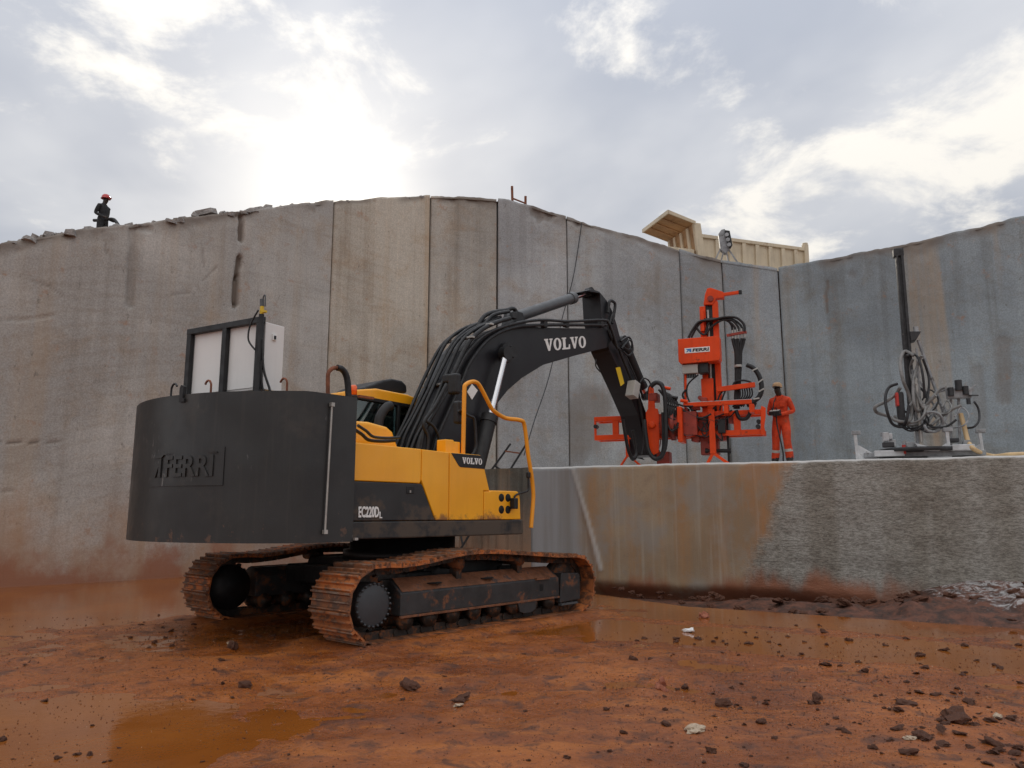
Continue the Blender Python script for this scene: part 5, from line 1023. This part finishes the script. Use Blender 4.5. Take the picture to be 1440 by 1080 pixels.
dh('hose',[(1316,552),(1330,548),(1340,549)],0,.028,'dusty_steel'); dh('hose',[(1300,590),(1310,600),(1330,600),(1345,590)],-.3,.022,'dusty_black'); dh('hose',[(1268,600),(1280,606),(1296,602)],-.3,.02,'dusty_black')
rr=random.Random(11)
for i in range(12):
    u=rr.uniform(1275,1345); v=rr.uniform(560,600); k=rr.uniform(8,22); dh('hose',[(u,v),(u+k*.6,v-k*.8),(u+k*1.2,v-k*.1),(u+k*.8,v+k*.7),(u-k*.2,v+k*.9),(u-k*.9,v+k*.4)],rr.uniform(-.3,.2),rr.uniform(.016,.028),rr.choice(('grey_hose','dusty_black','dusty_steel')))
for i in range(7):
    u=rr.uniform(1240,1370); v=rr.uniform(612,630); q=dy(u,v,-.2); mb=MB(); mb.box((q.x,rr.uniform(-.45,.1),max(.12,q.z)),(rr.uniform(.1,.3),rr.uniform(.1,.2),rr.uniform(.08,.2))); mb.build('fitting',rr.choice(('dusty_steel','dusty_white','dusty_black')),dr_,.015)
# control valve bank
mb=MB(); a=dy(1330,546); b=dy(1366,560); mb.bb(a.x,b.x,-.08,.08,b.z,a.z); mb.build('valve_bank','dusty_steel',dr_,.02)
for (u,v,w) in ((1337,552,.10),(1348,543,.12),(1358,550,.10),(1362,565,.07)): q=dy(u,v,-.1); mb=MB(); mb.cyl(q-Vector((0,0,w*.7)),q+Vector((0,0,w)),w*.55,n=10); mb.build('valve','dusty_black',dr_)
dbar('valve_lever',(1360,550),(1372,541),-.1,.025,.025,'dusty_steel'); dbar('valve_lever',(1362,556),(1376,556),-.1,.025,.025,'dusty_black'); dbar('valve_stand',(1348,560),(1350,632),.05,.05,.05,'dusty_steel'); dbar('valve_stand',(1337,560),(1338,632),.1,.04,.04,'dusty_steel')
# base carriage
mb=MB(); a=dy(1205,634); b=dy(1385,634); mb.bb(a.x+.1,b.x-.05,-.35,.45,.05,.15); mb.build('base_frame','dusty_steel',dr_,.01)
mb=MB(); mb.lathe([(0,0),(.75,0),(.75,.07),(.5,.09),(0,.09)],(dy(1293,630).x,.05,.155),'z',28); mb.build('slew_ring','dusty_black',dr_)
mb=MB(); a=dy(1252,633,-.4); mb.bb(a.x-.3,a.x+.25,-.48,-.3,.06,.18); mb.build('rail_clamp','dusty_white',dr_,.015); 
p=[(dy(1284,622,-.3).x,.30),(dy(1318,622,-.3).x,.17),(dy(1318,622,-.3).x,.14),(dy(1290,622,-.3).x,.16)]; mb=MB(); mb.prism(p,-.55,-.1); mb.build('tray','dusty_white',dr_,.006)
mb=MB(); q=dy(1271,628,-.45); mb.cyl((q.x,-.45,.10),(q.x,-.45,.28),.035,n=10); mb.build('red_lever','red_plastic',dr_)
mb=MB(); q=dy(1340,628,-.3); mb.bb(q.x-.05,q.x+.35,-.5,-.2,.14,.26); mb.build('tool_tray','dusty_white',dr_,.02)
for u,yy in ((1203,-.25),(1243,.25),(1332,-.3),(1378,.2)):
    q=dy(u,600,yy); mb=MB(); mb.bar((q.x,yy,.0),(q.x-.02,yy,.56),.06,.09); j=mb.build('jack','dusty_white',dr_,.008); mb=MB(); mb.box((q.x,yy,.57),(.17,.12,.08)); mb.build('jack_head','dusty_steel',j,.01)
    sg=1 if u<1290 else -1; mb=MB(); mb.prism([(q.x,.0),(q.x+sg*.38,.0),(q.x+sg*.40,.06),(q.x+sg*.05,.30),(q.x,.32)],yy-.04,yy+.04); mb.build('jack_gusset','dusty_white',j,.006)
# supply hose
pts=[dy(u,v,y) for u,v,y in ((1351,582,-.1),(1356,600,-.2),(1362,622,-.35),(1372,633,-.5))]; 
mb=MB(); W_=[DR.w(p.x,p.y,p.z) for p in pts]; last=W_[-1]
for u,v,d in ((1395,637,15.3),(1420,639,14.9),(1450,641,14.7),(1490,640,14.6)): 
    q=atY(u,v,d); q.z=max(q.z,BTOP+.05); q.z=BTOP+.055; W_.append(q)
mb.tube(W_,.045,9); tag(mb.build('air_hose','yellow_hose'),'thick pale yellow air hose running from the slim drill along the bench top','hose')
# ---- people
def skin_body(name,J,E,root,mats,region,sub=2):
    """J: joints (pos, radius or (rx,ry)); E: edges; region: function(vertex)->material index"""
    me=bpy.data.meshes.new(name); me.from_pydata([j[0] for j in J],E,[]); o=bpy.data.objects.new(name,me); COL.objects.link(o)
    o.modifiers.new('skin','SKIN'); sv=me.skin_vertices[0].data
    for i,j in enumerate(J): r=j[1]; sv[i].radius=r if isinstance(r,tuple) else (r,r); sv[i].use_root=(i==root)
    s=o.modifiers.new('sub','SUBSURF'); s.levels=s.render_levels=sub
    dg=bpy.context.evaluated_depsgraph_get(); m2=bpy.data.meshes.new_from_object(o.evaluated_get(dg)); bpy.data.objects.remove(o)
    for k in mats: m2.materials.append(MATS[k])
    for p in m2.polygons: p.material_index=region(p.center); p.use_smooth=True
    m2.name=name; return m2
def person(name,loc,rz,label,cat,pose,mats,hat,scale=1):
    root=bpy.data.objects.new(name,None); COL.objects.link(root); root.location=loc; root.rotation_euler=(0,0,rz); root.scale=(scale,)*3; tag(root,label,cat)
    # local: facing -y, z up
    J=[];E=[]; ix={}
    def j(k,p,r,par=None):
        ix[k]=len(J); J.append((Vector(p),r))
        if par: E.append((ix[par],ix[k]))
    j('pel',(0,0,.98),(.165,.125)); j('wai',(0,.005,1.12),(.155,.115),'pel'); j('che',(0,.0,1.32),(.185,.13),'wai'); j('sho',(0,.01,1.44),(.16,.10),'che'); j('nek',(0,.005,1.52),.062,'sho'); j('jaw',pose['head'][0],(.065,.075),'nek'); j('hea',pose['head'][1],(.078,.095),'jaw'); j('crn',pose['head'][2],(.06,.075),'hea')
    j('nos',pose['head'][0]+(pose['head'][1]-pose['head'][0])*.55+Vector((0,-.105,.0)),.014,'hea')
    for s,t in ((1,'l'),(-1,'r')):
        A=pose['arm'+t]; j('s'+t,(s*.175,.01,1.42),.075,'sho'); j('u'+t,(Vector((s*.19,.01,1.40))+A[0])/2,.068,'s'+t); j('e'+t,A[0],.054,'u'+t); j('f'+t,(A[0]*.5+A[1]*.5),.050,'e'+t); j('w'+t,A[1],.036,'f'+t); j('p'+t,A[2],(.038,.026),'w'+t)
        d=(A[2]-A[1]).normalized()
        for f in range(4):
            sp=Vector((0,0,1))*(f-1.5)*.019; j('g%d%s'%(f,t),A[2]+d*.045+sp,.010,'p'+t); j('h%d%s'%(f,t),A[2]+d*.075+sp*1.0+Vector((-s*.02,-.012,0)),.009,'g%d%s'%(f,t)); j('i%d%s'%(f,t),A[2]+d*(.07-abs(f-1.5)*.006)+sp+Vector((-s*.035,.005,0)),.008,'h%d%s'%(f,t))
        j('t0'+t,A[2]+Vector((-s*.02,-.01,.035)),.012,'p'+t); j('t1'+t,A[2]+Vector((-s*.035,-.03,.045)),.010,'t0'+t)
        Lg=pose['leg'+t]; j('hp'+t,(s*.095,0,.90),(.105,.11),'pel'); j('th'+t,(Vector((s*.10,0,.86))+Lg[0])/2,(.100,.104),'hp'+t); j('kn'+t,Lg[0],.084,'th'+t); j('ca'+t,Lg[0]*.55+Lg[1]*.45+Vector((0,.02,0)),.088,'kn'+t); j('cf'+t,Lg[1]+Vector((0,.01,.085)),.096,'ca'+t); j('an'+t,Lg[1],.050,'cf'+t); j('he'+t,Lg[1]+Vector((0,.04,-.055)),.045,'an'+t); j('ft'+t,Lg[1]+Vector((s*.02,-.10,-.065)),(.046,.036),'an'+t); j('to'+t,Lg[1]+Vector((s*.035,-.18,-.072)),(.042,.030),'ft'+t)
    handc=[pose['arm'+t][2] for t in 'lr']; wr=[pose['arm'+t][1] for t in 'lr']
    def reg(c):
        if c.z>1.515 and abs(c.x)<.14: return 1
        for h,w in zip(handc,wr):
            if (c-h).length<.125 and (c-h).length<(c-w).length+.03: return 2
        if c.z<.155: return 3
        if c.z<.33 and c.z>.275: return 4
        return 0
    me=skin_body('body',J,E,0,mats,reg); b=link('body',me,None,root)
    H=pose['head'][1]; hat(root,H); return root
V=Vector
def cap(root,H):
    mb=MB(); mb.lathe([(.098,-.005),(.104,.03),(.095,.075),(.06,.11),(0,.12)],(H.x,H.y+.008,H.z+.035),'z',18); c=mb.build('cap','cap_tan',root)
    P=[(H.x+.085*math.cos(a),H.y-.03+.145*math.sin(a)) for a in np.linspace(math.pi,2*math.pi,11)]; mb=MB(); mb.prism(P,H.z+.03,H.z+.042,'z'); mb.build('cap_peak','black_print',c)
def helmet(root,H):
    mb=MB(); mb.lathe([(.15,.0),(.128,.012),(.128,.05),(.112,.10),(.07,.14),(0,.152)],(H.x,H.y,H.z+.03),'z',20); mb.prism([(H.x+.09*math.cos(a),H.y-.06+.15*math.sin(a)) for a in np.linspace(math.pi,2*math.pi,9)],H.z+.03,H.z+.045,'z'); mb.build('helmet','helmet_red',root)
wp=atY(1101,640,17.25); wp.z=BTOP
pose=dict(head=(V((-.02,-.035,1.585)),V((-.025,-.045,1.665)),V((-.025,-.03,1.735))),
  arml=(V((.27,.05,1.16)),V((.10,-.20,1.09)),V((.03,-.25,1.075))),armr=(V((-.26,.03,1.15)),V((-.14,-.21,1.10)),V((-.09,-.27,1.09))),
  legl=(V((.13,-.07,.52)),V((.15,-.02,.09))),legr=(V((-.13,-.02,.51)),V((-.19,.06,.09))))
worker=person('person',wp,R_(-38),'person in bright orange coverall and tan cap holding a remote control on the bench','person',pose,['coverall_orange','skin_dark','work_glove','work_boot','reflective_band'],cap,1.03)
R3=Matrix.Rotation(R_(-38),3,'Z')
for sx in (-1,1):
    mb=MB(); mb.add([(sx*.02,-.118,1.40),(sx*.085,-.075,1.47),(sx*.10,-.02,1.525),(sx*.055,-.055,1.53)],[(0,1,2,3)]); o=mb.build('collar','coverall_orange',worker); so_=o.modifiers.new('solid','SOLIDIFY'); so_.thickness=.018
    mb=MB(); mb.box((sx*.09,-.132,1.31),(.10,.022,.11),Matrix.Rotation(R_(sx*12),3,'Z')); mb.build('chest_pocket','coverall_orange',worker,.008)
mb=MB(); mb.lathe([(.172,0),(.178,.02),(.172,.045)],(0,0,0),'z',24); mb.v=[(x,y*.74+.004,1.05+z) for x,y,z in mb.v]; mb.build('waistband','coverall_orange',worker)
rc=bpy.data.objects.new('remote_control',None); COL.objects.link(rc); rc.location=wp+R3@V((-.03,-.27,1.125))*1.03; rc.rotation_euler=(R_(18),0,R_(-38)); tag(rc,'small dark remote control box with pale top held by the person in orange','remote control')
mb=MB(); mb.box((0,0,0),(.24,.15,.08)); mb.build('case','black_print',rc,.012); mb=MB(); mb.box((0,0,.043),(.2,.11,.012)); mb.build('face_plate','rig_grey',rc,.003)
for x in (-.05,.05): mb=MB(); mb.cyl((x,0,.045),(x,.0,.09),.008,n=8); mb.cyl((x,0,.085),(x,0,.1),.014,n=8); mb.build('joystick','black_print',rc)
mb=MB(); mb.tube([wp+R3@v*1.03 for v in (V((-.02,-.22,1.08)),V((-.02,-.2,.85)),V((.03,-.2,.55)),V((.06,-.16,.25)),V((.04,-.02,.03)),V((.3,.25,.025)),V((-.5,.7,.025)))],.016,7); tag(mb.build('control_cable','rubber_hose'),'black control cable hanging from the remote down to the bench','cable')
mb=MB(); mb.tube([wp+R3@v*1.03 for v in (V((-.10,-.2,1.12)),V((-.1,-.155,1.25)),V((-.085,-.125,1.38)),V((-.06,-.03,1.5)))],.013,6); tag(mb.build('neck_strap','rubber_hose'),'dark strap from the neck of the person in orange to the remote','strap')
# person on top of the face
mp=atY(144,316,23.0); mp.z=mp.z-.84
pose=dict(head=(V((0,-.03,1.585)),V((0,-.04,1.665)),V((0,-.03,1.735))),arml=(V((.24,.08,1.16)),V((.22,-.17,1.02)),V((.21,-.25,.99))),armr=(V((-.24,.08,1.16)),V((-.2,-.18,1.02)),V((-.19,-.26,.99))),legl=(V((.11,-.02,.51)),V((.12,.03,.09))),legr=(V((-.11,-.02,.51)),V((-.12,.03,.09))))
person('person',mp,R_(75),'person in dark clothes and red helmet standing on the rubble above the quarry face','person',pose,['dark_jacket','skin_dark','skin_dark','work_boot','dark_jacket'],helmet)
R2=Matrix.Rotation(R_(75),3,'Z')
mb=MB(); mb.tube([mp+R2@v for v in (V((.0,.35,1.02)),V((.0,.1,1.0)),V((0,-.2,1.0)),V((0,-.42,.97)),V((0,-.6,.78)))],.05,7); tag(mb.build('hand_tool','dusty_black'),'dark hose or tool held at waist height by the person in red helmet','tool')
# ---- stones and clods
def rock_mesh(seed,flat=.7,sub=2,amp=.35,name='rock'):
    bm=bmesh.new(); bmesh.ops.create_icosphere(bm,subdivisions=sub,radius=1); r=np.random.RandomState(seed); o=r.rand(3)*40
    for v in bm.verts:
        c=v.co; n=float(fbm(np.array(c.x*1.3+o[0]+c.z*.9),np.array(c.y*1.3+o[1]-c.z*1.1),3)); n2=float(fbm(np.array(c.x*4+o[1]+c.z*3),np.array(c.y*4+o[2]-c.z*2),3)); v.co=c*(1+amp*2.2*n+amp*1.3*n2); v.co.z=max(v.co.z,-.45)*flat
    me=bpy.data.meshes.new(name); bm.to_mesh(me); bm.free(); return me
def slab_mesh(seed):
    bm=bmesh.new(); r=random.Random(seed); k=r.randint(5,7); P=[]
    for i in range(k): a=2*math.pi*(i+r.uniform(-.25,.25))/k; q=r.uniform(.7,1.1); P.append((q*math.cos(a),q*math.sin(a)))
    lo=[bm.verts.new((x,y,-.5)) for x,y in P]; t=r.uniform(-.25,.25); hi=[bm.verts.new((x*r.uniform(.75,.97),y*r.uniform(.75,.97),.5+t*x+r.uniform(-.12,.12))) for x,y in P]
    bm.faces.new(lo[::-1]); bm.faces.new(hi)
    for i in range(k): bm.faces.new((lo[i],lo[(i+1)%k],hi[(i+1)%k],hi[i]))
    me=bpy.data.meshes.new('rubble_stone'); bm.to_mesh(me); bm.free(); return me
CL=[rock_mesh(i,.75,3,.62,'mud_clod') for i in range(8)]
for m in CL: m.materials.append(MATS['mud_clod'])
SL=[slab_mesh(i) for i in range(8)]
for m in SL: m.materials.append(MATS['rubble'])
def put(me,name,p,s,label,cat,group,rot=None,mat=None):
    o=bpy.data.objects.new(name,me); COL.objects.link(o); o.location=p; o.scale=s; o.rotation_euler=rot or (rnd.uniform(-.3,.3),rnd.uniform(-.3,.3),rnd.uniform(0,6.28))
    if mat: o.material_slots[0].link='OBJECT'; o.material_slots[0].material=MATS[mat]
    return tag(o,label,cat,group)
def gnd(u,v):
    p=atZ(u,v,-.03)
    for _ in range(4): z=float(ground_z(np.array(p.x),np.array(p.y))); p=atZ(u,v,max(z,WATER_Z))
    return p
# named stones that can be told apart
for (u,v,w,lab,mat,fl) in ((577,967,13,'dark mud lump lying alone on the wet ground before the near track','mud_clod',.6),(930,970,10,'reddish lump with a pale tip standing on the mud, right of centre','red_stone',1.2),(977,1028,13,'pale flat stone lying in the mud near the bottom edge','pale_stone',.45),(1000,1058,7,'round dark lump in the mud at the bottom edge','mud_clod',.8),(1280,1040,7,'small pale stone among the clods at bottom right','pale_stone',.6),(1403,1010,6,'small pale pebble beside the clods at the right edge','pale_stone',.8),(1017,993,10,'dark clod in the middle of the open mud right of centre','mud_clod',.8),(328,912,8,'dark upright clod on the mud left of the tracks','mud_clod',1.1),(345,966,8,'round dark clod in the shallow water left of the tracks','mud_clod',.8),(648,985,13,'broad flat clod on the mud below the near track','mud_clod',.45),(990,868,9,'reddish stone in the water at the foot of the bench','red_stone',.6),(1340,1012,20,'largest dark mud clod at the right edge of the ground','mud_clod',.55),(645,993,6,'small pale stone beside the broad flat clod','pale_stone',.5),(325,905,5,'small pale stone lying in front of the far track','pale_stone',.6)):
    p=gnd(u,v); s=w*p.y/FPX; o=put(CL[(u*7)%8],'mud_clod' if mat=='mud_clod' else 'stone',p+V((0,0,s*.3*fl)),(s,s*.8,s*fl*1.2),lab,'clod' if mat=='mud_clod' else 'stone',None,mat=None if mat=='mud_clod' else mat)
    if 'group' in o: del o['group']
n=0; used=[]
def scatter(num,uv,size,flat=(.45,.9),lab='',grp=''):
    global n
    for _ in range(num):
        u,v=uv(); p=gnd(u,v); s=size()*p.y/FPX
        if p.y>15 : continue
        lx=TRK.loc(p)
        if abs(lx.x)<2.7 and 1.2<abs(lx.y)<2.25: continue
        put(CL[rnd.randrange(8)],'mud_clod',p+V((0,0,s*.12)),(s,s*rnd.uniform(.6,1),s*rnd.uniform(*flat)),'small dark mud clod '+lab,'clod','mud clods '+lab); n+=1
g=lambda m,s:rnd.gauss(m,s)
scatter(70,lambda:(min(1500,max(850,g(1180,160))),min(1085,max(880,g(985,45)))),lambda:rnd.choice((2,2.5,3,3,4,5,7)),lab='scattered over the open mud right of the tracks')

scatter(40,lambda:(rnd.uniform(1250,1440),min(1085,g(1025,32))),lambda:rnd.choice((3,4,5,7,9,13)),(.35,.7),lab='heaped at the bottom right corner of the ground')

scatter(55,lambda:(rnd.uniform(850,1440),rnd.uniform(920,1080)),lambda:rnd.choice((2,2,3,4,6)),lab='lying loose on the wet mud before the bench')

scatter(60,lambda:(rnd.uniform(0,900),rnd.uniform(915,1080)),lambda:rnd.choice((1.5,2,3,3,5)),lab='scattered over the wet mud at bottom left')

scatter(25,lambda:(g(300,130),g(890,15)),lambda:rnd.choice((1.5,2,3,4)),lab='on the mud by the far track')

scatter(30,lambda:(g(1060,120),g(905,12)),lambda:rnd.choice((2,3,3,4,5)),lab='in the dark band before the bench water')
# countless crumbs: one joined mesh each
def crumbs(name,mat,num,label,seed,szs):
    r=np.random.RandomState(seed); c=r.rand(num)
    u=np.where(c<.45,r.normal(1130,260,num),np.where(c<.7,r.uniform(-20,1460,num),r.normal(350,220,num))); v=np.where(c<.45,r.normal(985,55,num),np.where(c<.7,r.uniform(880,1085,num),r.normal(925,50,num)))
    ok=(v>868)&(v<1085); u=u[ok]; v=v[ok]; a=(u-720)/FPX; b2=(540-v)/FPX; dx=a; dyy=cp-b2*sp_; dz=sp_+b2*cp; z=np.full(len(u),-.03)
    for _ in range(4): t=(z-CAMZ)/dz; X=dx*t; Y=dyy*t; z=np.maximum(ground_z(X,Y),WATER_Z)
    lx=(X-TRK.o.x)*TRK.u.x+(Y-TRK.o.y)*TRK.u.y; ly=(X-TRK.o.x)*TRK.n.x+(Y-TRK.o.y)*TRK.n.y
    ok=(Y<14.5)&~((np.abs(lx)<2.6)&(np.abs(ly)>1.25)&(np.abs(ly)<2.2)); X=X[ok];Y=Y[ok];z=z[ok]; m=len(X); s=np.array(szs)[r.randint(0,len(szs),m)]*Y/FPX; an=r.rand(m)*6.28
    base=np.array([(1,0,-.3),(.1,.8,-.3),(-.9,.3,-.3),(-.3,-.8,-.3),(.15,.1,.75)]); base=base[None]*(1+.5*(r.rand(m,5,1)-.5)); ca,sa=np.cos(an)[:,None],np.sin(an)[:,None]
    V=np.stack([X[:,None]+s[:,None]*(base[...,0]*ca-base[...,1]*sa),Y[:,None]+s[:,None]*(base[...,0]*sa+base[...,1]*ca),z[:,None]+s[:,None]*base[...,2]],-1).reshape(-1,3)
    F=(np.arange(m)[:,None,None]*5+np.array([(0,1,4),(1,2,4),(2,3,4),(3,0,4)])[None]).reshape(-1,3)
    me=bpy.data.meshes.new(name); me.from_pydata(V.tolist(),[],F.tolist()); tag(link(name,me,mat),label,name.replace('_',' '),kind='stuff')
crumbs('mud_crumbs','mud_clod',17000,'countless tiny mud crumbs strewn over the wet ground',1,(.4,.5,.6,.8,1,1.3,1.9))
crumbs('pale_grit','pale_stone',1500,'countless pale specks of grit strewn over the wet ground',2,(.35,.45,.6,.9))
# bank lumps
for _ in range(70):
    s=rnd.uniform(2.0,10.5); by=-rnd.uniform(.1,3.2)*(.3+.7*min(1,s/8)); p=BF.w(s,by,0); k=rnd.uniform(.04,.14); tt=-by/(1+3.3*max(0,min(1,(s-2)/7))); hb=-.20+.23*math.exp(-((tt-.58)/.30)**2)+.6*max(0,min(1,(s-6.5)/2.5))*max(0,1-tt)**1.5
    put(CL[rnd.randrange(8)],'mud_clod',(p.x,p.y,-.0+hb+k*.1),(k,k*.9,k*rnd.uniform(.5,.8)),'dark lump of mud on the bank at the foot of the stone bench','clod','mud lumps on the bank')
o=put(CL[3],'litter',gnd(968,889)+V((0,0,.02)),(.08,.05,.05),'scrap of white litter at the water edge before the bench','litter',None,mat='litter_white')
if 'group' in o: del o['group']
# rubble along the rim, left part
p=wall_hit(294,297)+V((-.3,.45,.12)); o=put(SL[2],'stone_slab',p,(.42,.36,.16),'large flat grey slab tilted on the rim of the quarry face, left of centre','stone slab',None,rot=(.1,-.22,.3))
if 'group' in o: del o['group']
rz=lambda u:'left of the person in the red helmet' if u<128 else 'between the red-helmeted person and the flat slab' if u<290 else 'right of the flat slab' if u<470 else 'above the tallest sawn panels'
for i in range(260):
    c=rnd.random(); u=rnd.uniform(0,480) if c<.85 else rnd.uniform(480,605); v=np.interp(u,[t[0] for t in TOP],[t[1] for t in TOP]); h=wall_hit(u,v)
    if not h: continue
    bk=rnd.uniform(.02,.9); s=rnd.choice((.04,.05,.06,.07,.09,.12,.17))*(1 if u<440 else .6); d=V((-.7,.7,0)) if h.x<-5.6 else V((-.2,.98,0))
    put(SL[rnd.randrange(8)],'rubble_stone',h+d*bk+V((0,0,-.06+bk*.16+s*.1)),(s*rnd.uniform(.8,1.7),s,s*rnd.uniform(.4,1)),'grey stone in the rubble on the rim '+rz(u),'stone','rubble on the rim '+rz(u),rot=(rnd.uniform(-.35,.35),rnd.uniform(-.35,.35),rnd.uniform(0,6)))
